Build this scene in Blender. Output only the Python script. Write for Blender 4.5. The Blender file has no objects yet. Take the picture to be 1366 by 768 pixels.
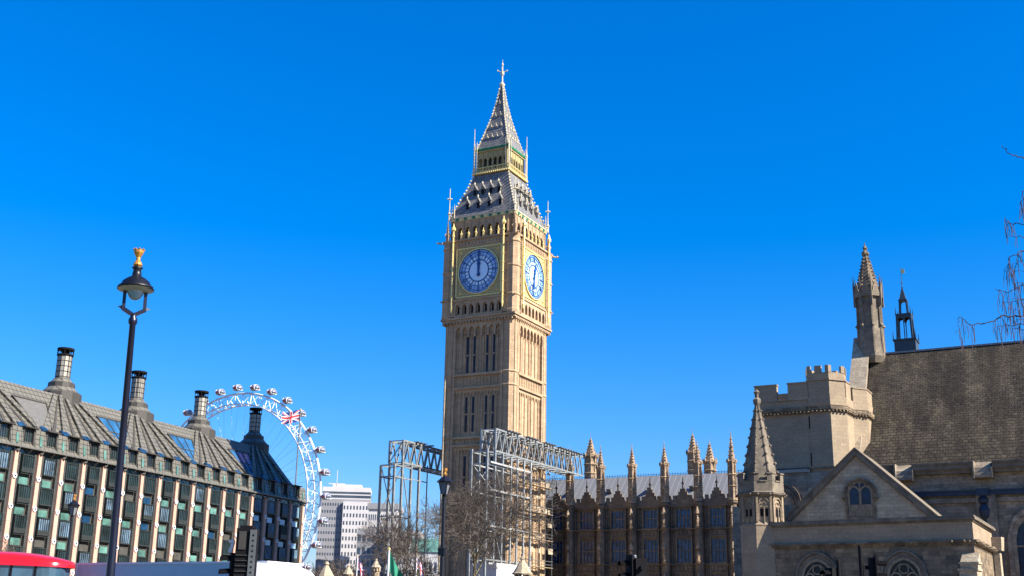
import bpy, math, random
from mathutils import Vector, Matrix
R = math.radians
PI = math.pi
scn = bpy.context.scene
col = scn.collection

# ---------------------------------------------------------------- camera, sky, sun, exposure
FOC = 1550.0; PITCH = math.atan(448 / 1550.0); ROLL = 0.018
CAMR = Matrix.Rotation(PI / 2 + PITCH, 3, 'X') @ Matrix.Rotation(ROLL, 3, 'Z')
CAMP = Vector((0, 0, 1.6))
cd = bpy.data.cameras.new('camera'); cam = bpy.data.objects.new('camera', cd); col.objects.link(cam)
cam.matrix_world = Matrix.Translation(CAMP) @ CAMR.to_4x4()
cd.sensor_width = 36; cd.lens = 36 * FOC / 1366; cd.clip_start = 0.1; cd.clip_end = 12000
scn.camera = cam

SUN_EL, SUN_AZ = 37.0, 116.0          # azimuth clockwise from +Y
w = bpy.data.worlds.new('World'); scn.world = w; w.use_nodes = True
nt = w.node_tree; bg = nt.nodes['Background']
sky = nt.nodes.new('ShaderNodeTexSky'); sky.sky_type = 'NISHITA'; sky.sun_disc = False
sky.sun_elevation = R(SUN_EL); sky.sun_rotation = R(SUN_AZ)
sky.altitude = 50; sky.air_density = 1.5; sky.dust_density = 0.0; sky.ozone_density = 8.0
hs = nt.nodes.new('ShaderNodeHueSaturation'); hs.inputs['Saturation'].default_value = 1.4
hs.inputs['Hue'].default_value = 0.489
tn = nt.nodes.new('ShaderNodeMixRGB'); tn.blend_type = 'MULTIPLY'; tn.inputs[0].default_value = 1; tn.inputs[2].default_value = (.72, .86, 1.38, 1)
nt.links.new(sky.outputs[0], hs.inputs['Color']); nt.links.new(hs.outputs[0], tn.inputs[1]); nt.links.new(tn.outputs[0], bg.inputs[0])
bg.inputs[1].default_value = 0.0502
sd = bpy.data.lights.new('sun', 'SUN'); sd.energy = 4.8; sd.angle = R(0.5); sd.color = (1, 0.92, 0.82)
so = bpy.data.objects.new('sun', sd); col.objects.link(so)
sdir = Vector((math.sin(R(SUN_AZ)) * math.cos(R(SUN_EL)), math.cos(R(SUN_AZ)) * math.cos(R(SUN_EL)), math.sin(R(SUN_EL))))
so.rotation_euler = sdir.to_track_quat('Z', 'Y').to_euler(); so.location = (60, -60, 90)
scn.view_settings.view_transform = 'Standard'; scn.view_settings.look = 'None'
scn.view_settings.exposure = 1.54; scn.view_settings.gamma = 1
scn.cycles.max_bounces = 5; scn.cycles.diffuse_bounces = 3

# ---------------------------------------------------------------- sight-line helpers: where a point stands in the world
def ray(px, py): return CAMR @ Vector((px - 683, 384 - py, -FOC))
def at(px, py, Y):
    d = ray(px, py); return CAMP + d * (Y / d.y)
def onp(px, py, P, n):
    d = ray(px, py); t = (Vector(P) - CAMP).dot(n) / d.dot(n); return CAMP + d * t

# ---------------------------------------------------------------- mesh builder
class MB:
    def __init__(s, M=None): s.v = []; s.f = []; s.mi = []; s.M = M; s.cur = 0; s.sm = set()
    def face_frame(s, k, cx=0, cy=0):
        """u along the face, z up, w outward; k = quarter turns from the front (-y) face"""
        s.M = Matrix.Translation((cx, cy, 0)) @ Matrix.Rotation(k * PI / 2, 4, 'Z')
        return s
    def add(s, vs, fs):
        b = len(s.v)
        if s.M is not None: vs = [s.M @ Vector(p) for p in vs]
        s.v += [tuple(p) for p in vs]; s.f += [tuple(b + i for i in f) for f in fs]; s.mi += [s.cur] * len(fs)
    def box(s, x0, x1, y0, y1, z0, z1):
        s.add([(x0,y0,z0),(x1,y0,z0),(x1,y1,z0),(x0,y1,z0),(x0,y0,z1),(x1,y0,z1),(x1,y1,z1),(x0,y1,z1)],
              [(3,2,1,0),(4,5,6,7),(0,1,5,4),(1,2,6,5),(2,3,7,6),(3,0,4,7)]); return s
    def fbox(s, u0, u1, w0, w1, z0, z1):   # box in face coordinates (w outward = -y)
        return s.box(u0, u1, -w1, -w0, z0, z1)
    def frustum(s, x0, x1, y0, y1, z0, X0, X1, Y0, Y1, z1):
        s.add([(x0,y0,z0),(x1,y0,z0),(x1,y1,z0),(x0,y1,z0),(X0,Y0,z1),(X1,Y0,z1),(X1,Y1,z1),(X0,Y1,z1)],
              [(3,2,1,0),(4,5,6,7),(0,1,5,4),(1,2,6,5),(2,3,7,6),(3,0,4,7)]); return s
    def prism(s, poly, z0, z1, sc=1.0):
        n = len(poly); cx = sum(p[0] for p in poly) / n; cy = sum(p[1] for p in poly) / n
        s.add([(x, y, z0) for x, y in poly] + [(cx + (x - cx) * sc, cy + (y - cy) * sc, z1) for x, y in poly],
              [tuple(range(n - 1, -1, -1)), tuple(range(n, 2 * n))] + [(i, (i + 1) % n, n + (i + 1) % n, n + i) for i in range(n)]); return s
    def exy(s, poly, y0, y1):              # polygon in x-z, counter-clockwise seen from -y, extruded y0..y1
        n = len(poly)
        s.add([(x, y0, z) for x, z in poly] + [(x, y1, z) for x, z in poly],
              [tuple(range(n)), tuple(range(2 * n - 1, n - 1, -1))] + [(i, n + i, n + (i + 1) % n, (i + 1) % n) for i in range(n)]); return s
    def exx(s, poly, x0, x1):              # polygon in y-z extruded along x
        n = len(poly)
        s.add([(x0, y, z) for y, z in poly] + [(x1, y, z) for y, z in poly],
              [tuple(range(n - 1, -1, -1)), tuple(range(n, 2 * n))] + [(i, (i + 1) % n, n + (i + 1) % n, n + i) for i in range(n)]); return s
    def lathe(s, prof, n=8, c=(0, 0), rot=None, cap=True):
        rot = PI / n if rot is None else rot
        vs = []; fs = []
        for r, z in prof:
            for i in range(n):
                a = rot + 2 * PI * i / n; vs.append((c[0] + r * math.cos(a), c[1] + r * math.sin(a), z))
        for j in range(len(prof) - 1):
            for i in range(n):
                i2 = (i + 1) % n; fs.append((j * n + i, j * n + i2, (j + 1) * n + i2, (j + 1) * n + i))
        if cap:
            fs.append(tuple(range(n - 1, -1, -1))); fs.append(tuple((len(prof) - 1) * n + i for i in range(n)))
        s.add(vs, fs); return s
    def tube(s, p, q, r, r2=None, n=5):
        p = Vector(p); q = Vector(q); d = q - p
        if d.length < 1e-6: return s
        r2 = r if r2 is None else r2
        d.normalize(); a = d.orthogonal().normalized(); b = d.cross(a)
        vs = []
        for c, rr in ((p, r), (q, r2)):
            for i in range(n):
                t = 2 * PI * i / n; vs.append(c + a * (rr * math.cos(t)) + b * (rr * math.sin(t)))
        s.add(vs, [tuple(range(n - 1, -1, -1)), tuple(range(n, 2 * n))] + [(i, (i + 1) % n, n + (i + 1) % n, n + i) for i in range(n)]); return s
    def beam(s, p, q, wd=.2): return s.tube(p, q, wd * .7071, n=4)
    def octa(s, c, r, rz=None):
        rz = rz or r; x, y, z = c
        s.add([(x+r,y,z),(x-r,y,z),(x,y+r,z),(x,y-r,z),(x,y,z+rz),(x,y,z-rz)],
              [(0,2,4),(2,1,4),(1,3,4),(3,0,4),(2,0,5),(1,2,5),(3,1,5),(0,3,5)]); return s
    def ball(s, c, r, n=8, m=5, sx=1, sy=1, sz=1):
        vs = [(c[0], c[1], c[2] - r * sz)]; fs = []
        for j in range(1, m):
            t = -PI / 2 + PI * j / m
            for i in range(n):
                a = 2 * PI * i / n
                vs.append((c[0] + sx * r * math.cos(t) * math.cos(a), c[1] + sy * r * math.cos(t) * math.sin(a), c[2] + sz * r * math.sin(t)))
        vs.append((c[0], c[1], c[2] + r * sz)); L = len(vs) - 1
        for i in range(n):
            fs.append((0, 1 + (i + 1) % n, 1 + i)); fs.append((L, L - n + i, L - n + (i + 1) % n))
        for j in range(m - 2):
            for i in range(n):
                b = 1 + j * n; fs.append((b + i, b + (i + 1) % n, b + n + (i + 1) % n, b + n + i))
        s.add(vs, fs); return s
    def archplate(s, u0, u1, z0, z1, n, jamb, zs, w0, w1, k=1.5, seg=8, sill=0.0):
        """plate with n arch-headed holes: face coordinates; k = arch radius / half width"""
        cw = (u1 - u0) / n
        for c in range(n):
            a0 = u0 + c * cw; a1 = a0 + cw; h0 = a0 + jamb / 2; h1 = a1 - jamb / 2; cx = (a0 + a1) / 2; a = (h1 - h0) / 2
            s.fbox(a0, h0, w0, w1, z0, z1); s.fbox(h1, a1, w0, w1, z0, z1)
            if sill: s.fbox(h0, h1, w0, w1, z0, z0 + sill)
            Rr = k * a
            pts = []
            for i in range(seg + 1):
                x = -a + 2 * a * i / seg
                zz = zs + math.sqrt(max(0, Rr * Rr - (abs(x) + Rr - a) ** 2)); pts.append((cx + x, min(zz, z1 - .01)))
            for i in range(seg):
                (xa, za), (xb, zb) = pts[i], pts[i + 1]
                s.add([(xa,-w1,za),(xb,-w1,zb),(xb,-w1,z1),(xa,-w1,z1),(xa,-w0,za),(xb,-w0,zb),(xb,-w0,z1),(xa,-w0,z1)],
                      [(0,1,2,3),(4,5,1,0),(3,2,6,7),(5,4,7,6)])
        return s
    def archband(s, cx, zs, a, k, t, w0, w1, seg=14, drop=0.0):
        """moulding that follows an arch: thickness t outside half width a"""
        Rr = k * a; h = math.sqrt(Rr * Rr - (Rr - a) ** 2)
        def P(A, i):
            f = A / a; x = -a + 2 * a * i / seg
            z = math.sqrt(max(0, Rr * Rr - (abs(x) + Rr - a) ** 2)); return (cx + x * f, zs + z * f)
        inn = [P(a, i) for i in range(seg + 1)]; out = [P(a + t, i) for i in range(seg + 1)]
        if drop:
            inn = [(cx - a, zs - drop)] + inn + [(cx + a, zs - drop)]; out = [(cx - a - t, zs - drop)] + out + [(cx + a + t, zs - drop)]
        for i in range(len(inn) - 1):
            (a0, b0), (a1, b1), (c1, d1), (c0, d0) = inn[i], inn[i + 1], out[i + 1], out[i]
            s.add([(a0,-w1,b0),(a1,-w1,b1),(c1,-w1,d1),(c0,-w1,d0),(a0,-w0,b0),(a1,-w0,b1),(c1,-w0,d1),(c0,-w0,d0)],
                  [(0,1,2,3),(5,4,7,6),(4,5,1,0),(3,2,6,7),(0,3,7,4),(1,5,6,2)])
        return s
    def build(s, name, mat, parent=None, smooth=False):
        me = bpy.data.meshes.new(name); me.from_pydata(s.v, [], s.f)
        mats = mat if isinstance(mat, (list, tuple)) else [mat]
        for m in mats: me.materials.append(m)
        if len(mats) > 1: me.polygons.foreach_set('material_index', s.mi)
        if smooth: me.polygons.foreach_set('use_smooth', [True] * len(me.polygons))
        me.update(); o = bpy.data.objects.new(name, me); col.objects.link(o)
        if parent is not None: o.parent = parent
        return o

def tag(o, label=None, cat=None, group=None, kind=None):
    if label: o['label'] = label
    if cat: o['category'] = cat
    if group: o['group'] = group
    if kind: o['kind'] = kind
    return o
def thing(name, label, cat, loc=(0, 0, 0), rz=0, group=None):
    o = bpy.data.objects.new(name, None); col.objects.link(o)
    o.location = loc; o.rotation_euler = (0, 0, rz); return tag(o, label, cat, group)
def structure(name, mb, mat):
    return tag(mb.build(name, mat), kind='structure')
def kids(o): return [c for c in bpy.data.objects if c.parent == o]
def copy_tree(o, parent=None):
    c = o.copy(); col.objects.link(c); c.parent = parent
    for ch in kids(o): copy_tree(ch, c)
    return c

# ---------------------------------------------------------------- materials
def nodes(name):
    m = bpy.data.materials.new(name); m.use_nodes = True; t = m.node_tree
    return m, t, t.nodes['Principled BSDF'], t.nodes, t.links
def mixrgb(t, a, b, fac, mode='MIX'):
    n = t.nodes.new('ShaderNodeMixRGB'); n.blend_type = mode
    for i, x in ((0, fac), (1, a), (2, b)):
        if hasattr(x, 'links'): t.links.new(x, n.inputs[i])
        elif isinstance(x, (int, float)): n.inputs[i].default_value = x
        else: n.inputs[i].default_value = (*x, 1)
    return n.outputs[0]
def noise(t, vec, scale, detail=4, rough=.6, stretch=None):
    n = t.nodes.new('ShaderNodeTexNoise'); n.inputs['Scale'].default_value = scale
    n.inputs['Detail'].default_value = detail; n.inputs['Roughness'].default_value = rough
    if stretch:
        mp = t.nodes.new('ShaderNodeMapping'); mp.inputs['Scale'].default_value = stretch
        t.links.new(vec, mp.inputs[0]); vec = mp.outputs[0]
    t.links.new(vec, n.inputs['Vector']); return n.outputs['Fac']
def ramp(t, fac, a, b, ca=(0, 0, 0), cb=(1, 1, 1)):
    n = t.nodes.new('ShaderNodeValToRGB'); t.links.new(fac, n.inputs[0])
    n.color_ramp.elements[0].position = a; n.color_ramp.elements[1].position = b
    n.color_ramp.elements[0].color = (*ca, 1); n.color_ramp.elements[1].color = (*cb, 1); return n.outputs[0]
def wallvec(t, world=False):
    """(x + y, z): one brick pattern for walls of any heading"""
    tc = t.nodes.new('ShaderNodeTexCoord'); sp = t.nodes.new('ShaderNodeSeparateXYZ'); cb = t.nodes.new('ShaderNodeCombineXYZ')
    ad = t.nodes.new('ShaderNodeMath'); ad.operation = 'ADD'
    t.links.new(tc.outputs['Object'], sp.inputs[0]); t.links.new(sp.outputs[0], ad.inputs[0]); t.links.new(sp.outputs[1], ad.inputs[1])
    t.links.new(ad.outputs[0], cb.inputs[0]); t.links.new(sp.outputs[2], cb.inputs[1])
    return tc.outputs['Object'], cb.outputs[0]
def stone(name, base, var, dirt, bw=.9, bh=.35, stain=.5, mortar=None, msize=.012, rough=.85, contrast=.5, stainscale=.35, bump=.25):
    K = .71; base, var, dirt = (tuple(c * K for c in q) for q in (base, var, dirt))
    m, t, b, N, L = nodes(name); ob, wv = wallvec(t)
    br = N.new('ShaderNodeTexBrick'); L.new(wv, br.inputs['Vector'])
    br.inputs['Scale'].default_value = 1; br.inputs['Brick Width'].default_value = bw; br.inputs['Row Height'].default_value = bh
    br.inputs['Mortar Size'].default_value = msize; br.inputs['Mortar Smooth'].default_value = .3; br.inputs['Bias'].default_value = 0
    br.inputs['Color1'].default_value = (*base, 1); br.inputs['Color2'].default_value = (*var, 1)
    br.inputs['Mortar'].default_value = (*(mortar or tuple(c * .6 for c in base)), 1)
    c = br.outputs['Color']
    big = ramp(t, noise(t, ob, stainscale, 6, .65), .42, .68)
    streak = ramp(t, noise(t, ob, .9, 5, .7, (1, 1, .12)), .45, .75)
    fine = ramp(t, noise(t, ob, 6, 4, .7), .35, .7)
    f = mixrgb(t, big, streak, .5, 'SCREEN')
    mu = N.new('ShaderNodeMath'); mu.operation = 'MULTIPLY'; L.new(f, mu.inputs[0]); mu.inputs[1].default_value = stain
    c = mixrgb(t, c, dirt, mu.outputs[0])
    c = mixrgb(t, c, mixrgb(t, (1 - contrast * .45,) * 3, (1 + contrast * .35,) * 3, fine), 1.0, 'MULTIPLY')
    L.new(c, b.inputs['Base Color']); b.inputs['Roughness'].default_value = rough; b.inputs['Specular IOR Level'].default_value = .2
    bp = N.new('ShaderNodeBump'); bp.inputs['Strength'].default_value = bump; bp.inputs['Distance'].default_value = .04
    h = mixrgb(t, br.outputs['Fac'], fine, .5); L.new(h, bp.inputs['Height']); L.new(bp.outputs[0], b.inputs['Normal'])
    return m
def paint(name, colr, rough=.5, metal=0.0, var=.15, scale=3.0, spec=.4):
    colr = tuple(c * .74 for c in colr)
    m, t, b, N, L = nodes(name); tc = N.new('ShaderNodeTexCoord')
    f = ramp(t, noise(t, tc.outputs['Object'], scale, 5, .65), .3, .7)
    c = mixrgb(t, tuple(x * (1 - var) for x in colr), tuple(min(1, x * (1 + var)) for x in colr), f)
    L.new(c, b.inputs['Base Color']); b.inputs['Roughness'].default_value = rough; b.inputs['Metallic'].default_value = metal
    b.inputs['Specular IOR Level'].default_value = spec
    return m
def glass(name, colr, rough=.08, spec=1.0, var=.4, scale=.6):
    colr = tuple(c * .74 for c in colr)
    m, t, b, N, L = nodes(name); tc = N.new('ShaderNodeTexCoord')
    f = ramp(t, noise(t, tc.outputs['Object'], scale, 3, .6), .35, .65)
    c = mixrgb(t, tuple(x * (1 - var) for x in colr), tuple(x * (1 + var) for x in colr), f)
    L.new(c, b.inputs['Base Color']); b.inputs['Roughness'].default_value = rough; b.inputs['Specular IOR Level'].default_value = spec
    bp = N.new('ShaderNodeBump'); bp.inputs['Strength'].default_value = .08; L.new(noise(t, tc.outputs['Object'], 1.5, 2), bp.inputs['Height']); L.new(bp.outputs[0], b.inputs['Normal'])
    return m
def sheetroof(name, c1, c2, seam, bw, bh, vecmode='xz', rough=.6, off=0.0, stain=.4, dirt=(.04, .035, .03), msize=.02, nscale=.8, metal=0.0):
    c1, c2, seam, dirt = (tuple(c * .71 for c in q) for q in (c1, c2, seam, dirt))
    m, t, b, N, L = nodes(name); tc = N.new('ShaderNodeTexCoord'); sp = N.new('ShaderNodeSeparateXYZ'); cb = N.new('ShaderNodeCombineXYZ')
    L.new(tc.outputs['Object'], sp.inputs[0])
    if vecmode == 'xz':
        L.new(sp.outputs[0], cb.inputs[0]); L.new(sp.outputs[2], cb.inputs[1])
    else:
        ad = N.new('ShaderNodeMath'); L.new(sp.outputs[0], ad.inputs[0]); L.new(sp.outputs[1], ad.inputs[1]); L.new(ad.outputs[0], cb.inputs[0]); L.new(sp.outputs[2], cb.inputs[1])
    br = N.new('ShaderNodeTexBrick'); L.new(cb.outputs[0], br.inputs['Vector']); br.offset = off
    br.inputs['Scale'].default_value = 1; br.inputs['Brick Width'].default_value = bw; br.inputs['Row Height'].default_value = bh
    br.inputs['Mortar Size'].default_value = msize; br.inputs['Mortar Smooth'].default_value = .1
    br.inputs['Color1'].default_value = (*c1, 1); br.inputs['Color2'].default_value = (*c2, 1); br.inputs['Mortar'].default_value = (*seam, 1)
    big = ramp(t, noise(t, tc.outputs['Object'], nscale, 7, .7), .38, .7)
    stk = ramp(t, noise(t, tc.outputs['Object'], .8, 5, .7, (1, .2, .2)), .4, .7)
    f = N.new('ShaderNodeMath'); f.operation = 'MULTIPLY'; L.new(mixrgb(t, big, stk, .5), f.inputs[0]); f.inputs[1].default_value = stain
    c = mixrgb(t, br.outputs['Color'], dirt, f.outputs[0])
    L.new(c, b.inputs['Base Color']); b.inputs['Roughness'].default_value = rough; b.inputs['Metallic'].default_value = metal
    bp = N.new('ShaderNodeBump'); bp.inputs['Strength'].default_value = .5; bp.inputs['Distance'].default_value = .05; bp.invert = True
    L.new(br.outputs['Fac'], bp.inputs['Height']); L.new(bp.outputs[0], b.inputs['Normal'])
    return m

M = {}
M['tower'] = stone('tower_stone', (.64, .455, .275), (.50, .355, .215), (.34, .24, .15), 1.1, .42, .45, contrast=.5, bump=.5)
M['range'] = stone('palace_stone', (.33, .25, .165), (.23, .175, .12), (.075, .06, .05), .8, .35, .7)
M['rangepin'] = stone('sunlit_pinnacle_stone', (.66, .48, .30), (.42, .30, .19), (.10, .075, .055), .35, .3, .75, stainscale=1.6, contrast=.9)  # lighter copy of the palace stone, sunlit highlights put into the colour
M['hall'] = stone('hall_stone', (.45, .352, .23), (.38, .295, .195), (.25, .195, .14), 1.0, .36, .5, msize=.008, contrast=.35)
M['hallwall'] = stone('old_hall_stone', (.52, .43, .31), (.34, .28, .20), (.13, .105, .08), .8, .3, .75, stainscale=.9, bump=.6, msize=.015)
M['porch'] = stone('porch_stone', (.66, .55, .38), (.48, .39, .27), (.20, .16, .11), .75, .30, .45, stainscale=.8, msize=.014, bump=.5)
M['porchdark'] = stone('weathered_stone', (.42, .32, .20), (.20, .155, .105), (.07, .055, .045), .85, .34, .75, stainscale=.9, msize=.018, bump=.6)
M['gturret'] = stone('turret_stone', (.34, .28, .20), (.28, .23, .165), (.12, .10, .08), .8, .34, .7, stainscale=.8)
M['copng'] = stone('coping_stone', (.30, .25, .18), (.24, .20, .15), (.08, .07, .055), 1.4, .6, .7, stainscale=1.5)
M['tracery'] = stone('tracery_stone', (.42, .33, .22), (.36, .28, .19), (.14, .11, .08), .6, .5, .6)
M['dark'] = paint('dark_opening', (.012, .012, .014), .8, spec=.1)
M['slit'] = glass('slit_glass', (.004, .012, .035), .35, .3)
M['palglass'] = glass('leaded_window_glass', (.012, .055, .14), .18, .5, var=.7, scale=1.6)
M['gold'] = paint('gold_leaf', (1.0, .78, .30), .4, .3, .2, 6)
M['golddull'] = stone('gilded_stone', (.62, .50, .24), (.52, .44, .22), (.30, .30, .16), .45, .45, .4, stainscale=2)
M['ironroof'] = sheetroof('cast_iron_tile_roof', (.33, .315, .28), (.20, .195, .185), (.07, .07, .07), .5, .45, 'xy', .5, .5, .45, (.12, .12, .11), .04)
M['ironlight'] = paint('pale_painted_iron', (.70, .62, .42), .5, 0, .25, 5)
M['green'] = paint('green_enamel', (.03, .22, .09), .4)
M['dialglass'] = paint('opal_dial_glass', (.72, .94, 1.12), .25, 0, .04, 2, 1.0)
M['zone'] = paint('pale_blue_glass', (.36, .58, .92), .3, 0, .1, 3)
M['prussian'] = paint('prussian_blue_paint', (.015, .10, .34), .4, 0, .1)
M['bronze'] = sheetroof('bronze_roof_panels', (.185, .175, .135), (.15, .143, .112), (.022, .021, .018), .8, .62, 'xz', .55, 0, .55, (.10, .09, .068), .05, .5)
M['bronzeband'] = paint('dark_bronze_band', (.06, .055, .046), .6, .1, .2)
M['bronzelight'] = sheetroof('pale_bronze_panels', (.42, .39, .32), (.36, .34, .28), (.06, .055, .05), .5, .75, 'xy', .45, 0, .35, (.18, .16, .13), .045, .8, .2)
M['granite'] = stone('pink_granite', (.70, .43, .32), (.62, .38, .28), (.46, .28, .20), 3.0, 1.8, .3, msize=.02, contrast=.2)
M['pframe'] = paint('dark_green_bronze', (.045, .052, .047), .45, .3, .25)
M['pduct'] = stone('grey_bronze_duct', (.115, .11, .095), (.08, .08, .07), (.035, .035, .03), .5, .18, .5, msize=.02)
M['pduc'] = paint('dark_duct_metal', (.075, .078, .072), .5, .3, .3)
M['pgrey'] = paint('grey_duct_metal', (.18, .175, .155), .5, .3, .2)
M['deepglass'] = glass('deep_blue_old_glass', (.008, .022, .05), .25, .4, .5, 1.2)
M['darkpane'] = glass('old_dark_glass', (.02, .022, .018), .35, .25, .5, 1.5)
M['teal'] = glass('teal_glass_panel', (.10, .225, .185), .2, .6, .5, .35)
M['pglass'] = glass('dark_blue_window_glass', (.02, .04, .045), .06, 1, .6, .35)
M['skyglass'] = glass('blue_roof_glass', (.03, .12, .25), .25, .35, .3, .5)
M['blind'] = glass('pale_blind_glass', (.12, .19, .26), .2, 1, .6, .5)
M['slopeglass'] = glass('dark_blue_sloping_glass', (.012, .05, .11), .3, .25, .4, .6)
M['shadowwin'] = glass('shadow_bay_glass', (.30, .50, .66), .2, 1, .3, .5)  # for bays in the clock tower's shadow, their pale look painted in
M['white'] = paint('white_paint', (.78, .79, .80), .4, 0, .05)
M['whitebright'] = paint('bright_white_panel', (.86, .86, .86), .35, 0, .03)
M['eyewhite'] = paint('white_steel', (.80, .82, .86), .35, 0, .05)
M['capsule'] = glass('capsule_glass', (.16, .17, .21), .1, 1, .6, .6)
M['redmark'] = paint('red_band', (.65, .10, .12), .4)
M['galv'] = paint('galvanised_steel', (.33, .345, .33), .45, .35, .35, 2)
M['steelpale'] = paint('pale_scaffold_tube', (.50, .51, .48), .45, .2, .3, 2)
M['lantmetal'] = paint('dark_lantern_metal', (.045, .065, .085), .5, 0, .3)
M['galvdark'] = paint('dull_steel', (.16, .17, .17), .5, .3, .3, 2)
M['black'] = paint('black_paint', (.006, .007, .012), .4, 0, .3, spec=.35)
M['blackmatt'] = paint('matt_black', (.010, .010, .012), .8, spec=.1)
M['navy'] = paint('dark_navy_gloss', (.006, .007, .022), .35, 0, .3, spec=.4)
M['orange'] = paint('gilded_orange', (.72, .33, .07), .35, .5, .25, 8)
M['lampglass'] = glass('lamp_glass', (.32, .45, .60), .05, 1, .2)
M['lining'] = paint('pale_reflector', (.50, .50, .52), .5)
M['undershade'] = paint('grey_shade_lining', (.16, .17, .19), .5)
M['red'] = paint('bus_red', (.62, .012, .014), .18, 0, .05, spec=.8)
M['busglass'] = glass('bus_glass', (.05, .11, .16), .04, 1, .5, .5)
M['cargo'] = paint('white_lorry_panel', (.54, .68, .70), .75, 0, .06, 1.0, .2)
M['tyre'] = paint('rubber', (.02, .02, .02), .8)
M['lead'] = sheetroof('lead_roof_sheets', (.24, .245, .25), (.20, .205, .21), (.42, .43, .43), .95, 9.0, 'xz', .5, 0, .35, (.18, .18, .18), .04, .6)
M['leadblue'] = paint('blue_grey_lead', (.022, .04, .07), .5, .2, .3)
M['slate'] = None
M['rflag'] = paint('flag_red', (.70, .03, .05), .7); M['wflag'] = paint('flag_white', (.80, .80, .80), .7); M['bflag'] = paint('flag_blue', (.01, .03, .22), .7)
M['gflag'] = paint('green_cloth', (.01, .22, .12), .7)
M['asphalt'] = paint('asphalt', (.05, .05, .052), .9, 0, .2, 1.5)
M['paving'] = stone('paving_slabs', (.40, .31, .20), (.36, .28, .18), (.25, .20, .13), .9, .6, .4)  # tone raised warm so unseen ground bounces light onto the shaded walls
M['kerb'] = paint('kerb_stone', (.34, .33, .31), .8)
M['line'] = paint('road_paint', (.70, .70, .68), .7)
M['lawn'] = paint('lawn_green', (.045, .09, .025), .95, 0, .35, 1.0)
M['water'] = glass('river_water', (.03, .045, .04), .1)

# stone-tiled roof of the hall: rows by height, heavy weather staining
def tiles_mat():
    m, t, b, N, L = nodes('stone_tile_roof'); tc = N.new('ShaderNodeTexCoord'); sp = N.new('ShaderNodeSeparateXYZ'); cb = N.new('ShaderNodeCombineXYZ')
    ob = tc.outputs['Object']; L.new(ob, sp.inputs[0]); L.new(sp.outputs[0], cb.inputs[0])
    m1 = N.new('ShaderNodeMath'); m1.operation = 'SUBTRACT'; L.new(sp.outputs[2], m1.inputs[0]); m1.inputs[1].default_value = 14
    m2 = N.new('ShaderNodeMath'); m2.operation = 'POWER'; L.new(m1.outputs[0], m2.inputs[0]); m2.inputs[1].default_value = 1.45
    m3 = N.new('ShaderNodeMath'); m3.operation = 'MULTIPLY'; L.new(m2.outputs[0], m3.inputs[0]); m3.inputs[1].default_value = .31
    wob = N.new('ShaderNodeMath'); L.new(m3.outputs[0], wob.inputs[0]); wm = N.new('ShaderNodeMath'); wm.operation = 'MULTIPLY'; L.new(noise(t, ob, .9, 3, .6), wm.inputs[0]); wm.inputs[1].default_value = .22; L.new(wm.outputs[0], wob.inputs[1])
    L.new(wob.outputs[0], cb.inputs[1])
    br = N.new('ShaderNodeTexBrick'); L.new(cb.outputs[0], br.inputs['Vector'])
    br.inputs['Scale'].default_value = 1; br.inputs['Brick Width'].default_value = .52; br.inputs['Row Height'].default_value = .30
    br.inputs['Mortar Size'].default_value = .03; br.inputs['Mortar Smooth'].default_value = .4
    br.inputs['Color1'].default_value = (.135, .122, .098, 1); br.inputs['Color2'].default_value = (.075, .069, .058, 1); br.inputs['Mortar'].default_value = (.018, .016, .014, 1)
    moss = ramp(t, noise(t, ob, .22, 9, .74, (1.6, .7, .7)), .40, .60)
    fine = ramp(t, noise(t, ob, 3.6, 9, .82), .36, .66)
    stk = ramp(t, noise(t, ob, .7, 6, .7, (1, .15, .15)), .42, .66)
    c = mixrgb(t, br.outputs['Color'], (.035, .03, .026), mixrgb(t, (0, 0, 0), mixrgb(t, moss, stk, .5), .85))
    c = mixrgb(t, c, (.22, .20, .165), mixrgb(t, (0, 0, 0), ramp(t, noise(t, ob, 5, 5, .8), .60, .72), .35))
    c = mixrgb(t, c, mixrgb(t, (.45, .45, .46), (1.45, 1.38, 1.2), fine), 1.0, 'MULTIPLY')
    bl = ramp(t, noise(t, ob, .34, 6, .7, (1.3, .5, .5)), .40, .60)
    c = mixrgb(t, c, mixrgb(t, (.58, .56, .58), (1.12, 1.07, .96), bl), 1.0, 'MULTIPLY')
    L.new(c, b.inputs['Base Color']); b.inputs['Roughness'].default_value = .9; b.inputs['Specular IOR Level'].default_value = .15
    bp = N.new('ShaderNodeBump'); bp.inputs['Strength'].default_value = .9; bp.inputs['Distance'].default_value = .06; bp.invert = True
    L.new(mixrgb(t, br.outputs['Fac'], fine, .35), bp.inputs['Height']); L.new(bp.outputs[0], b.inputs['Normal'])
    return m
M['tiles'] = tiles_mat()
def bark(name, c1, c2):
    return paint(name, tuple((a + b) / 2 for a, b in zip(c1, c2)), .9, 0, .5, 2.0)
M['bark'] = bark('plane_bark', (.13, .11, .07), (.20, .17, .10))
M['twig'] = bark('brown_twigs', (.105, .085, .065), (.135, .108, .085))
M['twigdark'] = bark('purple_brown_twigs', (.035, .02, .03), (.05, .03, .04))

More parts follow.
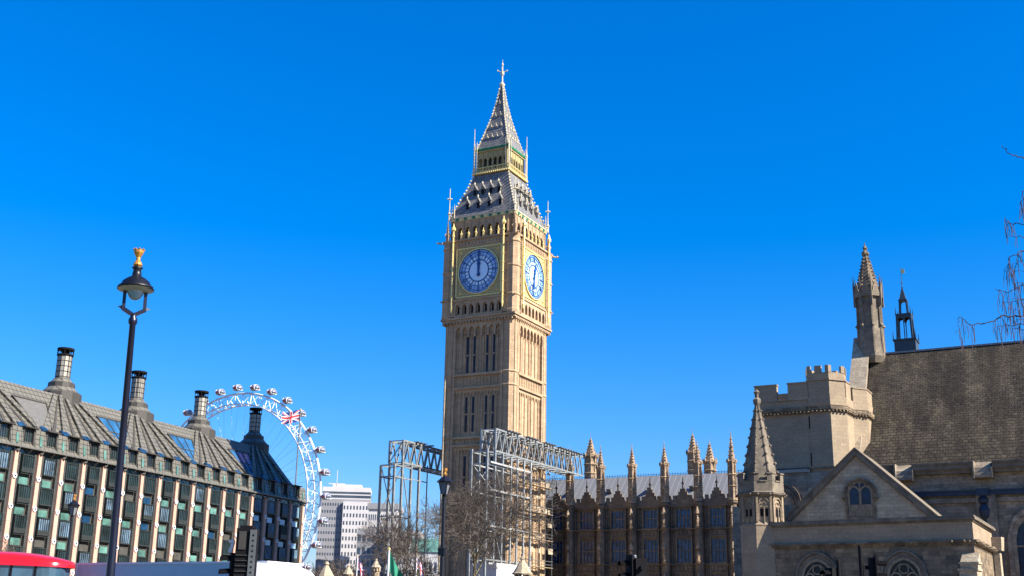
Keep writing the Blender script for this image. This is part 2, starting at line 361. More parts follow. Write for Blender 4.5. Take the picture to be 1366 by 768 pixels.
# ---------------------------------------------------------------- ornament helpers
def crockets(m, c, r0, z0, r1, z1, n, per, size, rot=None):
    rot = PI / n if rot is None else rot
    for i in range(n):
        a = rot + 2 * PI * i / n
        for j in range(per):
            t = (j + .5) / per; r = r0 + (r1 - r0) * t + size * .35
            m.octa((c[0] + r * math.cos(a), c[1] + r * math.sin(a), z0 + (z1 - z0) * t), size * (1.1 - .4 * t))
def pinnacle(m, c, z0, zs, zt, r, n=8, per=6, size=.12, collar=True, rot=None, fin=.12):
    """shaft z0..zs, crocketed spire up to zt"""
    m.lathe([(r, z0), (r, zs)], n, c, rot)
    if collar:
        m.lathe([(r * 1.0, zs - .25), (r * 1.28, zs - .05), (r * 1.28, zs + .08), (r * .95, zs + .2)], n, c, rot)
        for i in range(n):
            a = (PI / n if rot is None else rot) + 2 * PI * i / n
            m.octa((c[0] + r * 1.25 * math.cos(a), c[1] + r * 1.25 * math.sin(a), zs + .15), r * .22, r * .7)
    m.lathe([(r * .92, zs), (r * .10, zt)], n, c, rot)
    if per: crockets(m, c, r * .92, zs + .1, r * .15, zt - .2, n if n <= 4 else n // 2, per, size, rot)
    m.octa((c[0], c[1], zt), fin, fin * 1.3)
def battlement(m, u0, u1, w0, w1, z0, zlow, ztop, mer, gap):
    """solid up to zlow, merlons up to ztop, in face coordinates"""
    m.fbox(u0, u1, w0, w1, z0, zlow)
    u = u0
    while u < u1 - .05:
        e = min(u + mer, u1); m.fbox(u, e, w0, w1, zlow, ztop); m.fbox(u, e, w0 - .06, w1 + .06, ztop, ztop + .1); u = e + gap

# ================================================================ GROUND
g = MB(); g.box(-4000, 4000, -3000, 9000, -.5, 0); structure('ground', g, M['paving'])
g = MB(); g.box(-60, 14, -30, 24, 0, .004); structure('lawn', g, M['lawn'])
g = MB()
for x0, x1, y0, y1 in ((-400, 400, 30, 62),): g.box(x0, x1, y0, y1, .004, .012)
structure('road', g, M['asphalt'])
g = MB()
for i in range(-60, 60): g.box(i * 6, i * 6 + 3, 45.9, 46.05, .012, .018)
structure('road_markings', g, M['line'])
g = MB(); g.box(-400, 400, 29.7, 30, 0, .13); g.box(-400, 400, 62, 62.3, 0, .13); structure('kerb', g, M['kerb'])
g = MB(); g.box(-400, 400, 62.3, 70, 0, .12); g.box(-400, 400, 26, 29.7, 0, .12); structure('pavement', g, M['paving'])
g = MB(); g.box(-1500, 1500, 330, 560, 0.004, .02); structure('river', g, M['water'])

# ================================================================ CLOCK TOWER
PALA = R(27.5)                        # heading of the palace fronts
TC = (-2.3, 181.0)
tower = thing('clock_tower', 'tall sandstone clock tower with gilded spire and blue and white dials', 'clock tower', (TC[0], TC[1], 0), -PALA)
SH = 5.75
m = MB(); m.box(-SH, SH, -SH, SH, 0, 47.2)
m.build('shaft', M['tower'], tower)
m = MB()
for k in range(4):
    m.face_frame(k)
    for u in (-4.22, 4.22): m.fbox(u - .22, u + .22, SH, SH + .42, 0, 47)
    for u in (-2.98, -1.35, -.1, .85, 2.1, 3.3): m.fbox(u - .07, u + .07, SH, SH + .15, 0, 46)
    for u in (-3.6, -2.3, .4, 3.75): m.fbox(u - .03, u + .03, SH, SH + .07, 0, 45.6)
    for z0, z1, d in ((38.35, 38.75, .55), (36.3, 36.65, .5), (28.6, 28.95, .5), (27.4, 27.75, .5), (18.2, 18.6, .5), (17.1, 17.4, .5)): m.fbox(-4.3, 4.3, SH, SH + d, z0, z1)
    for z0, z1 in ((36.65, 38.35), (27.75, 28.6), (17.4, 18.2)):
        m.fbox(-4.2, 4.2, SH, SH + .14, z0, z1)
        for i in range(14): m.fbox(-4 + i * .6, -3.78 + i * .6, SH + .14, SH + .24, z0 + .15, z1 - .15)
    # little arched heads under each belt
    for zt in (36.3, 27.4):
        m.archplate(-4.2, 4.2, zt - 1.0, zt, 14, .12, zt - .75, SH, SH + .2, 1.3, 4)
m.build('panelling', M['tower'], tower)
for k in range(4):
    for zs in ((38.5, 44.8), (29.7, 35.1), (19.6, 26.0)):
        for u in (-1.95, -.75, 1.5, 2.7):
            m = MB().face_frame(k)
            if k in (0,):
                m.fbox(u - .14, u + .14, SH, SH + .16, zs[0], zs[1]); m.cur = 1
                zm = (zs[0] + zs[1]) / 2; m.fbox(u - .19, u + .19, SH, SH + .19, zm - .12, zm + .12)
                m.build('window', [M['slit'], M['tower']], tower)
# octagonal corner turrets
for sx in (-1, 1):
    for sy in (-1, 1):
        m = MB(); c = (sx * 5.05, sy * 5.05)
        m.lathe([(1.16, 0), (1.18, 47)], 8, c)
        for z in (17.2, 18.4, 27.5, 28.8, 36.4, 38.5): m.lathe([(1.2, z), (1.32, z + .12), (1.32, z + .25), (1.2, z + .42)], 8, c)
        for i in range(8):
            a = PI / 8 + PI / 4 * i; m.tube((c[0] + 1.17 * math.cos(a), c[1] + 1.17 * math.sin(a), 0), (c[0] + 1.17 * math.cos(a), c[1] + 1.17 * math.sin(a), 46.8), .10, n=4)
        m.build('corner_turret', M['tower'], tower)
m = MB(); m.tube((-5.45, -6.5, 0), (-5.45, -6.5, 37.8), .11, n=8); m.tube((-5.45, -6.5, 37.8), (-5.45, -6.5, 39), .05, n=6)
for z in range(3, 38, 5): m.box(-5.5, -5.4, -6.5, -6.1, z, z + .12)
m.build('mast_pole', M['porch'], tower)
# head of the shaft: arcade and corbelled cornice
m = MB()
for k in range(4):
    m.face_frame(k)
    m.archplate(-4.1, 4.1, 44.6, 47.1, 7, .24, 45.55, SH + .1, SH + .5, 1.5, 6)
    m.fbox(-4.1, 4.1, SH, SH + .10, 45.2, 47.1)
    m.fbox(-6.35, 6.35, 5.5, 6.45, 47.1, 47.45); m.fbox(-6.6, 6.6, 5.5, 6.65, 47.45, 47.75)
    for i in range(22): m.fbox(-6.1 + i * .57, -5.85 + i * .57, 6.2, 6.58, 46.8, 47.1)
m.build('cornice', M['tower'], tower)
# clock stage
m = MB(); m.box(-6.05, 6.05, -6.05, 6.05, 47.7, 60)
for k in range(4):
    m.face_frame(k)
    m.archplate(-4.3, 4.3, 48.1, 50.4, 7, .42, 49.3, 6.05, 6.45, 1.5, 6)
    m.fbox(-4.3, 4.3, 6.05, 6.5, 47.75, 48.15)
    m.fbox(-4.4, 4.4, 6.05, 6.6, 50.4, 50.75)
    for s_ in (-1, 1):
        m.fbox(s_ * 5.35 - .95, s_ * 5.35 + .95, 6.05, 6.42, 48, 60)
        for i in range(4): m.fbox(s_ * 5.35 - .7 + i * .42, s_ * 5.35 - .55 + i * .42, 6.42, 6.5, 50.8, 59.2)
    # ornament band above the dial
    m.fbox(-4.4, 4.4, 6.05, 6.5, 59.1, 60.3)
    for i in range(14): m.fbox(-4.15 + i * .62, -3.8 + i * .62, 6.5, 6.6, 59.35, 59.95)
    m.fbox(-6.55, 6.55, 6.0, 6.75, 60.2, 60.5)
m.build('clock_stage', M['tower'], tower)
for sx in (-1, 1):
    for sy in (-1, 1):
        m = MB(); c = (sx * 5.75, sy * 5.75)
        m.lathe([(1.0, 47.75), (1.08, 48.2), (1.02, 48.5), (1.02, 60.1), (1.15, 60.4)], 8, c)
        for z in (50.5, 55, 59): m.lathe([(1.04, z), (1.16, z + .1), (1.16, z + .3), (1.04, z + .4)], 8, c)
        d = Vector((sx, sy, 0)).normalized(); p = Vector((c[0], c[1], 60.2)) + d * .9
        m.tube(p, p + d * 1.1 + Vector((0, 0, -.05)), .2, .12); m.octa(tuple(p + d * 1.2), .25)
        p.z = 50.6; m.tube(p, p + d * .5, .15, .1)
        pinnacle(m, (sx * 6.1, sy * 6.1), 60.4, 61.6, 64.2, .34, 4, 4, .09, fin=.1)
        m.build('corner_pier', M['tower'], tower)
# dark recess of the small arcade
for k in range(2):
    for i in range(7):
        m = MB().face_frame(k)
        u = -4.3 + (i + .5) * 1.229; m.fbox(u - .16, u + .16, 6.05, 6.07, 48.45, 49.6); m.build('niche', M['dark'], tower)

def dial(k):
    fr = thing('clock_face', 'unused', 'unused'); 
    for key in ('label', 'category'): del fr[key]
    fr.parent = tower
    W0 = 6.45
    sq = MB().face_frame(k); sq.fbox(-4.25, 4.25, 6.05, W0, 50.75, 59.15); sq.build('dial_surround', M['golddull'], fr)
    gd = MB().face_frame(k)
    for a, b_ in ((-4.1, -3.9), (3.9, 4.1)): gd.fbox(a, b_, W0, W0 + .12, 50.95, 58.95)
    for a, b_ in ((50.95, 51.12), (58.78, 58.95)): gd.fbox(-4.1, 4.1, W0, W0 + .12, a, b_)
    for sx in (-1, 1):
        for sz in (-1, 1):
            gd.octa((sx * 3.3, -W0, 54.95 + sz * 3.3), .28); gd.octa((sx * 2.75, -W0, 54.95 + sz * 3.45), .13); gd.octa((sx * 3.45, -W0, 54.95 + sz * 2.75), .13)
    def ring(m, r0, r1, w0, w1, seg=72, a0=0, a1=2 * PI):
        for i in range(seg):
            p0 = a0 + (a1 - a0) * i / seg; p1 = a0 + (a1 - a0) * (i + 1) / seg
            P = [(r * math.sin(p), r * math.cos(p)) for r, p in ((r0, p0), (r1, p0), (r1, p1), (r0, p1))]
            m.add([(x, -w_, 54.95 + z) for w_ in (w1, w0) for x, z in P], [(0,1,2,3),(5,4,7,6),(1,5,6,2),(4,0,3,7),(0,4,5,1),(3,2,6,7)])
    ring(gd, 3.52, 3.68, W0, W0 + .22); gd.build('gilt_frame', M['gold'], fr)
    dl = MB().face_frame(k); n = 72
    dl.add([(0, -W0 - .03, 54.95)] + [(3.52 * math.sin(2 * PI * i / n), -W0 - .03, 54.95 + 3.52 * math.cos(2 * PI * i / n)) for i in range(n)],
           [(0, 1 + (i + 1) % n, 1 + i) for i in range(n)]); dl.build('dial', M['dialglass'], fr)
    zr = MB().face_frame(k); ring(zr, 2.50, 3.42, W0 + .0, W0 + .045); zr.build('numeral_zone', M['zone'], fr)
    mk = MB().face_frame(k); a_, b_ = W0 + .03, W0 + .10
    ring(mk, 3.42, 3.52, a_, b_); ring(mk, 3.02, 3.10, a_, b_); ring(mk, 2.42, 2.50, a_, b_); ring(mk, 1.68, 1.84, a_, b_)
    def bar(r0, x0, r1, x1, th, wd):      # stroke in the frame of an hour: r outward, x sideways
        c, s_ = math.cos(th), math.sin(th)
        def T(x, r): return (x * c + r * s_, r * c - x * s_)
        dx, dr = x1 - x0, r1 - r0; L = math.hypot(dx, dr); nx, nr = -dr / L * wd / 2, dx / L * wd / 2
        P = [T(x0 + nx, r0 + nr), T(x1 + nx, r1 + nr), T(x1 - nx, r1 - nr), T(x0 - nx, r0 - nr)]
        mk.add([(x, -b_, 54.95 + z) for x, z in P] + [(x, -a_, 54.95 + z) for x, z in P], [(0,1,2,3),(3,2,1,0),(4,5,1,0),(5,6,2,1),(6,7,3,2),(7,4,0,3)])
    rom = ['XII', 'I', 'II', 'III', 'IIII', 'V', 'VI', 'VII', 'VIII', 'IX', 'X', 'XI']
    for h in range(12):
        th = h * PI / 6; wid = {'I': .16, 'V': .36, 'X': .36}; tot = sum(wid[c] for c in rom[h]); x = -tot / 2
        for c in rom[h]:
            xa, xb = x + .04, x + wid[c] - .04; xc = (xa + xb) / 2; r0, r1 = 2.54, 2.98
            if c == 'I': bar(r0, xc, r1, xc, th, .06)
            if c == 'V': bar(r1, xa, r0, xc, th, .065); bar(r0, xc, r1, xb, th, .05)
            if c == 'X': bar(r1, xa, r0, xb, th, .065); bar(r0, xa, r1, xb, th, .05)
            x += wid[c]
        bar(1.80, 0, 2.45, 0, th, .13)
        bar(3.0, 0, 3.5, 0, th, .16)
        for q in (-1, 1):                  # tracery of the panes between hours
            bar(2.5, 0, 3.06, 0, th + q * PI / 12, .035)
            bar(1.9, .0, 2.42, .0, th + q * PI / 12, .03)
    for i in range(60): bar(3.1, 0, 3.42, 0, i * PI / 30, .035)
    mk.build('numeral_ring', M['prussian'], fr)
    return fr, a_, b_
def hand(fr, k, th, L, wd, back, w0, w1):
    mm = MB().face_frame(k); c, s_ = math.cos(th), math.sin(th)
    P = [(-wd * .5, -back), (wd * .5, -back), (wd * .9, -back * .6), (wd * .35, -back * .3), (wd * .5, .2), (wd * .55, L * .35), (wd * .95, L * .48), (wd * .35, L * .62), (wd * .28, L * .92), (0, L),
         (-wd * .28, L * .92), (-wd * .35, L * .62), (-wd * .95, L * .48), (-wd * .55, L * .35), (-wd * .5, .2), (-wd * .35, -back * .3), (-wd * .9, -back * .6)]
    P = [(x * c + r * s_, 54.95 + r * c - x * s_) for x, r in P]
    mm.exy(P, -w1, -w0)
    return mm
f0, a_, b_ = dial(0)
hand(f0, 0, 0, 2.4, .36, .9, b_ + .02, b_ + .10).build('hour_hand', M['prussian'], f0)
hand(f0, 0, 0, 3.4, .26, 1.0, b_ + .12, b_ + .20).build('minute_hand', M['prussian'], f0)
f1, a_, b_ = dial(1)
hand(f1, 1, R(14), 2.3, .36, .5, b_ + .02, b_ + .10).build('hour_hand', M['prussian'], f1)
hand(f1, 1, R(189), 3.3, .26, .8, b_ + .12, b_ + .20).build('minute_hand', M['prussian'], f1)
# gilded colonnettes beside each dial, small gilt finials on the gallery
mf = MB()
for k in range(4):
    mf.face_frame(k)
    for u in (-4.55, 4.55):
        m = MB().face_frame(k)
        m.lathe([(.06, 48.6), (.2, 49.4), (.14, 49.6), (.14, 60.9), (.22, 61), (.22, 61.2), (.14, 61.35), (.14, 61.9), (.34, 62.1), (.36, 62.5), (.16, 62.7), (.05, 63.3)], 6, (u, -6.95))
        for z in (51, 52.5, 54, 55.5, 57, 58.5, 60): m.lathe([(.14, z), (.22, z + .12), (.14, z + .24)], 6, (u, -6.95))
        m.fbox(u - .07, u + .07, 6.4, 6.9, 50.6, 50.8); m.fbox(u - .07, u + .07, 6.4, 6.9, 59.6, 59.8)
        m.build('gilt_colonnette', M['gold'], tower)
    for i in range(6):
        u = -3.35 + i * 1.34; mf.lathe([(.14, 60.5), (.14, 61.2), (.24, 61.35), (.1, 61.6), (.03, 62.1)], 5, (u, -6.5))
mf.build('gallery_finial', M['gold'], tower)
# belfry
m = MB()
for k in range(4):
    m.face_frame(k)
    m.archplate(-4.7, 4.7, 60.4, 64.0, 7, .55, 62.3, 5.15, 5.75, 1.55, 6)
    m.fbox(-5.75, -4.7, 5.0, 5.75, 60.4, 64.0); m.fbox(4.7, 5.75, 5.0, 5.75, 60.4, 64.0)
    for i in range(8): u = -4.7 + i * 1.343; m.tube((u, -5.8, 60.5), (u, -5.8, 63.9), .10, n=5)
m.build('belfry', M['tower'], tower)
m = MB(); m.box(-5.1, 5.1, -5.1, 5.1, 60.4, 63.9); m.build('belfry_louvre', M['dark'], tower)
# eaves with painted shields
m = MB(); m.box(-5.85, 5.85, -5.85, 5.85, 63.95, 64.2)
m2 = MB()
for k in range(4):
    m2.face_frame(k)
    for i in range(15):
        u = -5.3 + i * .757; m2.cur = i % 2; m2.fbox(u - .22, u + .22, 5.85, 5.98, 64.0, 64.42)
m.box(-6.05, 6.05, -6.05, 6.05, 64.45, 64.6); m.box(-5.9, 5.9, -5.9, 5.9, 64.2, 64.45)
m.build('eaves', M['ironlight'], tower); m2.build('eaves_shield', [M['gold'], M['green']], tower)
# lower roof, dormers
prof = [(5.9, 64.6), (5.35, 66.1), (4.62, 68.1), (3.85, 70.1), (3.3, 72.1), (3.0, 73.0)]
m = MB()
for (a, z0), (b, z1) in zip(prof, prof[1:]): m.frustum(-a, a, -a, a, z0, -b, b, -b, b, z1)
m.build('lower_roof', M['ironroof'], tower)
def hw_at(z):
    for (a, z0), (b, z1) in zip(prof, prof[1:]):
        if z0 <= z <= z1: return a + (b - a) * (z - z0) / (z1 - z0)
    return prof[-1][0]
m = MB()
for sx in (-1, 1):
    for sy in (-1, 1):
        for j in range(14):
            z = 65 + j * .6; h = hw_at(z) + .1; m.octa((sx * h, sy * h, z), .24)
m.build('roof_crocket', M['ironlight'], tower)
for k in range(4):
    for z, us in ((66.0, (-3.0, -1.0, 1.0, 3.0)), (68.6, (-2.2, -.75, .75, 2.2))):
        for u in us:
            h = hw_at(z)
            m = MB().face_frame(k); m.cur = 0
            m.fbox(u - .3, u + .3, h - 1.2, h + .05, z, z + .9)
            m.cur = 1; m.fbox(u - .23, u + .23, h + .05, h + .08, z - .05, z + 1.05)
            m.cur = 0
            m.add([(u - .42, -h - .15, z + .85), (u + .42, -h - .15, z + .85), (u, -h - .15, z + 1.75), (u - .42, -h + 1.3, z + .85), (u + .42, -h + 1.3, z + .85), (u, -h + 1.3, z + 1.75)],
                  [(0,1,2),(1,4,5,2),(3,0,2,5),(4,3,5)])
            m.cur = 2; m.octa((u, -h - .15, z + 1.9), .16, .35); m.tube((u - .42, -h - .2, z + .85), (u, -h - .2, z + 1.75), .06, n=4); m.tube((u + .42, -h - .2, z + .85), (u, -h - .2, z + 1.75), .06, n=4)
            m.build('dormer', [M['ironroof'], M['dark'], M['ironlight']], tower)
# four corner standards on the eaves
for sx in (-1, 1):
    for sy in (-1, 1):
        m = MB(); c = (sx * 6.0, sy * 6.0)
        m.lathe([(.16, 64.3), (.16, 65.2), (.3, 65.4), (.12, 65.7), (.06, 67.2), (.06, 69.6), (.02, 69.9)], 6, c)
        for j in range(4): m.octa((c[0] + .3 * math.cos(j * PI / 2 + .5), c[1] + .3 * math.sin(j * PI / 2 + .5), 68.0), .17)
        m.octa((c[0], c[1], 68.0), .3)
        for j in range(2):
            q = (c[0] - sx * .9 * (j == 0), c[1] - sy * .9 * (j == 1)); m.lathe([(.1, 64.5), (.1, 66.2), (.02, 67.0)], 4, q)
        m.build('roof_standard', M['ironlight'], tower)
# lantern
m = MB(); m.box(-3.45, 3.45, -3.45, 3.45, 72.7, 73.0)
for k in range(4):
    m.face_frame(k)
    for i in range(18): u = -3.3 + i * .388; m.octa((u, -3.45, 72.75), .15, .2)
    for i in range(24): u = -3.35 + i * .29; m.fbox(u - .03, u + .03, 3.32, 3.38, 73, 73.7)
    m.fbox(-3.4, 3.4, 3.3, 3.4, 73.7, 73.8)
m.build('lantern_gallery', M['gold'], tower)
m = MB()
for k in range(4):
    m.face_frame(k); m.archplate(-2.75, 2.75, 73.0, 76.7, 6, .28, 75.2, 2.5, 2.8, 1.5, 6)
    for i in range(7): u = -2.75 + i * .917; m.tube((u, -2.85, 73), (u, -2.85, 76.9), .09, n=5)
    m.fbox(-2.95, 2.95, 2.5, 3.0, 76.7, 76.95); m.fbox(-2.8, 2.8, 2.5, 2.82, 73, 73.5)
m.build('lantern', M['golddull'], tower)
m = MB(); m.box(-2.3, 2.3, -2.3, 2.3, 73, 76.9); m.build('lantern_core', M['bronzeband'], tower)
m = MB(); m.box(-3.15, 3.15, -3.15, 3.15, 76.95, 77.25)
for k in range(4):
    m.face_frame(k)
    for i in range(9): m.octa((-2.9 + i * .725, -3.15, 77.25), .12)
m.build('lantern_eaves', M['green'], tower)
for sx in (-1, 1):
    for sy in (-1, 1):
        m = MB(); c = (sx * 3.25, sy * 3.25)
        m.lathe([(.13, 73), (.13, 77.2), (.2, 77.4), (.1, 77.7), (.06, 78.6), (.05, 80.8), (.01, 81)], 5, c); m.octa((c[0], c[1], 79.2), .16)
        m.lathe([(.07, 73), (.07, 78.2), (.01, 78.6)], 4, (c[0] - sx * .55, c[1] + sy * .1)); m.lathe([(.07, 73), (.07, 78.2), (.01, 78.6)], 4, (c[0] + sx * .1, c[1] - sy * .55))
        m.build('lantern_standard', M['ironlight'], tower)
sp = [(2.95, 77.25), (2.15, 80.0), (1.25, 83.4), (.62, 86.6), (.2, 89.6)]
m = MB()
for (a, z0), (b, z1) in zip(sp, sp[1:]): m.frustum(-a, a, -a, a, z0, -b, b, -b, b, z1)
m.build('spire', M['ironroof'], tower)
m = MB()
def sp_at(z):
    for (a, z0), (b, z1) in zip(sp, sp[1:]):
        if z0 <= z <= z1: return a + (b - a) * (z - z0) / (z1 - z0)
for sx in (-1, 1):
    for sy in (-1, 1):
        for j in range(20):
            z = 77.6 + j * .6
            if z < 89.4: h = sp_at(z) + .06; m.octa((sx * h, sy * h, z), .19)
        for (a, z0), (b, z1) in zip(sp, sp[1:]): m.tube((sx * a, sy * a, z0), (sx * b, sy * b, z1), .1, n=4)
for k in range(4):
    m.face_frame(k)
    for z, us in ((79.3, (-1.3, -.4, .5, 1.4)), (81.4, (-.95, 0, .95)), (83.6, (-.5, .5)), (86, (0,))):
        for u in us:
            h = sp_at(z); m.add([(u - .22, -h - .12, z), (u + .22, -h - .12, z), (u, -h - .12, z + .55), (u, -h + .5, z + .4)], [(0,1,2),(1,3,2),(3,0,2),(1,0,3)]); m.octa((u, -h - .1, z + .6), .12)
m.build('spire_crocket', M['ironlight'], tower)
m = MB(); m.lathe([(.2, 89.4), (.42, 89.7), (.5, 89.95), (.3, 90.2), (.14, 90.4), (.12, 91.6), (.3, 91.8), (.34, 92.1), (.12, 92.4), (.08, 93.4), (.2, 93.7), (.06, 94.0), (.01, 94.7)], 8)
for a in range(4):
    d = (math.cos(a * PI / 2 + .4), math.sin(a * PI / 2 + .4)); m.tube((0, 0, 92.2), (d[0] * .75, d[1] * .75, 92.5), .1, .07); m.octa((d[0] * .8, d[1] * .8, 92.55), .18)
m.build('finial', M['ironlight'], tower)

# ================================================================ PALACE RANGE with pinnacled buttresses
ro = at(722, 700, 190.0)
rng = thing('palace_range', 'long shaded gothic range with lead roof and sunlit pinnacles right of the clock tower', 'palace building', (ro.x, ro.y, 0), -PALA)
BAY = 5.33; NB0, NB1 = -1, 7
X0, X1 = NB0 * BAY - 2, NB1 * BAY
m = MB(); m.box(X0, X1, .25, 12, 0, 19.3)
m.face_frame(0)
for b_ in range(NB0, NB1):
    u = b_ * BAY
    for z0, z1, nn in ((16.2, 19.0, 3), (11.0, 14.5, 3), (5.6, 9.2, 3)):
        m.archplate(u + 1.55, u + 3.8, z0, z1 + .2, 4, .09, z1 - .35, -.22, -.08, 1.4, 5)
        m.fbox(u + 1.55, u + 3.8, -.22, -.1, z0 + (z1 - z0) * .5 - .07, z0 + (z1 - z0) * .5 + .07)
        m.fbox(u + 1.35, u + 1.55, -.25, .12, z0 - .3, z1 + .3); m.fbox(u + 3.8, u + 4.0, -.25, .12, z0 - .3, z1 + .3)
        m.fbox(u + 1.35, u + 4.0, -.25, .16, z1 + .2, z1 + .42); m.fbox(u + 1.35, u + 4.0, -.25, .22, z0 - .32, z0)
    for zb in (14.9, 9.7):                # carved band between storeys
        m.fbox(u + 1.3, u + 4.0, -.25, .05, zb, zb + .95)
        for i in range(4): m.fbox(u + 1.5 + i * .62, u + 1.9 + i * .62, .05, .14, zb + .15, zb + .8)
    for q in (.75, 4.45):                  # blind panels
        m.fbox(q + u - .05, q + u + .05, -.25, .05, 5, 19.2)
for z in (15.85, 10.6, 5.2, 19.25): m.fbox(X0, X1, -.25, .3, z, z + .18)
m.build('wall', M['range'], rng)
m = MB().face_frame(0)
battlement(m, X0, X1, -.3, .2, 19.43, 20.35, 20.85, .45, .4)
for b_ in range(NB0, NB1):
    c = b_ * BAY + BAY / 2
    m.fbox(c - .95, c + .95, -.3, .24, 20.3, 21.0); m.fbox(c - .68, c + .68, -.3, .26, 21.0, 21.5); m.fbox(c - .4, c + .4, -.3, .26, 21.5, 21.95)
    m.lathe([(.12, 21.95), (.12, 22.6), (.26, 22.8), (.1, 23.0), (.06, 23.5), (.02, 24.0)], 6, (c, 0))
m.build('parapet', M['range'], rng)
for b_ in range(NB0, NB1):
    for z0, z1 in ((16.2, 19.0), (11.0, 14.5), (5.6, 9.2)):
        u = b_ * BAY; mw = MB().face_frame(0); mw.fbox(u + 1.6, u + 3.75, -.35, -.2, z0, z1 + .1); mw.build('window', M['palglass'], rng)
m = MB(); m.exx([(.4, 19.6), (6.3, 24.95), (12.2, 19.6)], X0, X1); m.build('roof', M['lead'], rng)
m = MB()
for i in range(int((X1 - X0) / .45)):
    x = X0 + i * .45; m.tube((x, 6.3, 24.9), (x, 6.3, 25.45), .05, .02, n=3)
m.beam((X0, 6.3, 25.15), (X1, 6.3, 25.15), .05); m.build('ridge_cresting', M['leadblue'], rng)
for x in range(4):
    m = MB(); xx = 3.8 + x * 6.9; m.exx([(3.0, 21.9), (2.2, 22.6), (3.5, 22.9)], xx - .35, xx + .35); m.build('roof_vent', M['galvdark'], rng)
def butt(xc, top=29.4, s=1.0):
    m = MB(); c = (xc, -.55)
    m.lathe([(.62, 0), (.62, 5.2), (.58, 5.5), (.58, 15.8)], 8, c); m.lathe([(.58, 15.8), (.5, 16.4), (.5, 19.4)], 8, c)
    for z in (5.2, 10.6, 15.8, 19.4): m.lathe([(.6, z), (.74, z + .15), (.74, z + .3), (.6, z + .45)], 8, c)
    m.box(xc - .5, xc + .5, -.35, .3, 0, 19.4)
    m.build('buttress', M['range'], rng)
    for z in (12.0, 17.2, 7.5):           # statue under a canopy
        m = MB()
        m.lathe([(.2, z - .9), (.26, z - .3), (.3, z + .1), (.16, z + .35), (.19, z + .55), (.05, z + .8)], 6, (xc, -1.22))
        m.lathe([(.12, z - 1.3), (.34, z - .95), (.34, z - .85)], 6, (xc, -1.22)); m.lathe([(.36, z + .85), (.34, z + 1.2), (.1, z + 1.9)], 6, (xc, -1.25)); m.box(xc - .1, xc + .1, -1.15, -.9, z - 1.2, z + 1.8)
        m.build('statue', M['rangepin'], rng)
    m = MB()
    m.lathe([(.72, 19.9), (.68, 20.3), (.58, 20.5), (.54, 25.3)], 8, c)
    for i in range(8):
        a = PI / 8 + PI / 4 * i; m.tube((c[0] + .6 * math.cos(a), c[1] + .6 * math.sin(a), 20), (c[0] + .56 * math.cos(a), c[1] + .56 * math.sin(a), 25.4), .09, n=4)
    for z in (21.9, 23.6): m.lathe([(.56, z), (.76, z + .12), (.56, z + .3)], 8, c)
    pinnacle(m, c, 25.1, 25.6, top - .9, .58, 8, 6, .16)
    m.tube((c[0], c[1], top - 1), (c[0], c[1], top), .05, .02); m.octa((c[0], c[1], top - .55), .14)
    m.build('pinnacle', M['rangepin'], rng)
for i in range(-1, 7): butt(i * BAY + (-.05 if i else 0), 29.4 if i < 6 else 30.5)
# big octagonal turrets of the river front behind the ridge
def back_turret(px, ytop, ybase, Y, r, label):
    p = at(px, ytop, Y); q = at(px, ybase, Y)
    t = thing('palace_turret', label, 'turret', (p.x, p.y, 0), -PALA, 'stone turrets behind the palace roof')
    m = MB(); zt = p.z; zs = zt - 4.2
    m.lathe([(r * 1.1, 0), (r * 1.1, zs - 3), (r, zs - 2.8), (r, zs)], 8)
    for i in range(8):
        a = PI / 8 + PI / 4 * i; m.tube((r * math.cos(a), r * math.sin(a), zs - 8), (r * math.cos(a), r * math.sin(a), zs), .13, n=4)
    for z in (zs - 3.2, zs - 1.6): m.lathe([(r, z), (r * 1.25, z + .15), (r * 1.25, z + .3), (r, z + .45)], 8)
    m.build('shaft', M['rangepin'], t)
    m = MB(); pinnacle(m, (0, 0), zs - .3, zs, zt - .9, r, 8, 6, .2); m.octa((0, 0, zt - 1.3), .25); m.tube((0, 0, zt - 1), (0, 0, zt), .05, .02); m.build('spirelet', M['rangepin'], t)
back_turret(788, 577, 640, 205.6, 1.0, 'sunlit stone turret rising alone behind the lead roof beside the scaffold truss')
back_turret(923.5, 571, 600, 196.8, .85, 'tall stone turret behind the roof, overlapped by a front pinnacle')
back_turret(946, 583, 625, 197, .9, 'stone turret standing behind the roof, lowest of the turrets there')

# ================================================================ OFFICE BLOCK with ducted roof (left)
PHA = R(20.9)
po = at(10, 680, 143.0)
ph = thing('office_building', 'long office block with pink stone piers, bronze ducted roof and round chimneys', 'office building', (po.x, po.y, 0), PI / 2 - PHA)
S = 4.035; E0, E1 = -3, 17
m = MB(); m.box(E0 * S, E1 * S + .8, .3, 15, 0, 21.4)
m.build('wall', M['pduct'], ph)
def pier(x, k=0):
    m = MB(); m.cur = 0
    m.frustum(x - .44, x + .44, -.38, .35, 0, x - .29, x + .29, -.28, .35, 21.2); 
    o = m.build('pier', M['granite'], ph)
    for z in (18.02, 14.35, 10.67, 7.0):
        b = MB(); b.tube((x, -.46, z), (x, -.2, z), .32, n=12); b.build('bolt_plate', M['whitebright'], o)
        b = MB(); b.tube((x, -.52, z), (x, -.45, z), .12, n=8); b.build('bolt', M['blackmatt'], o)
for i in range(-2, 18): pier(i * S)
random.seed(4)
win = []
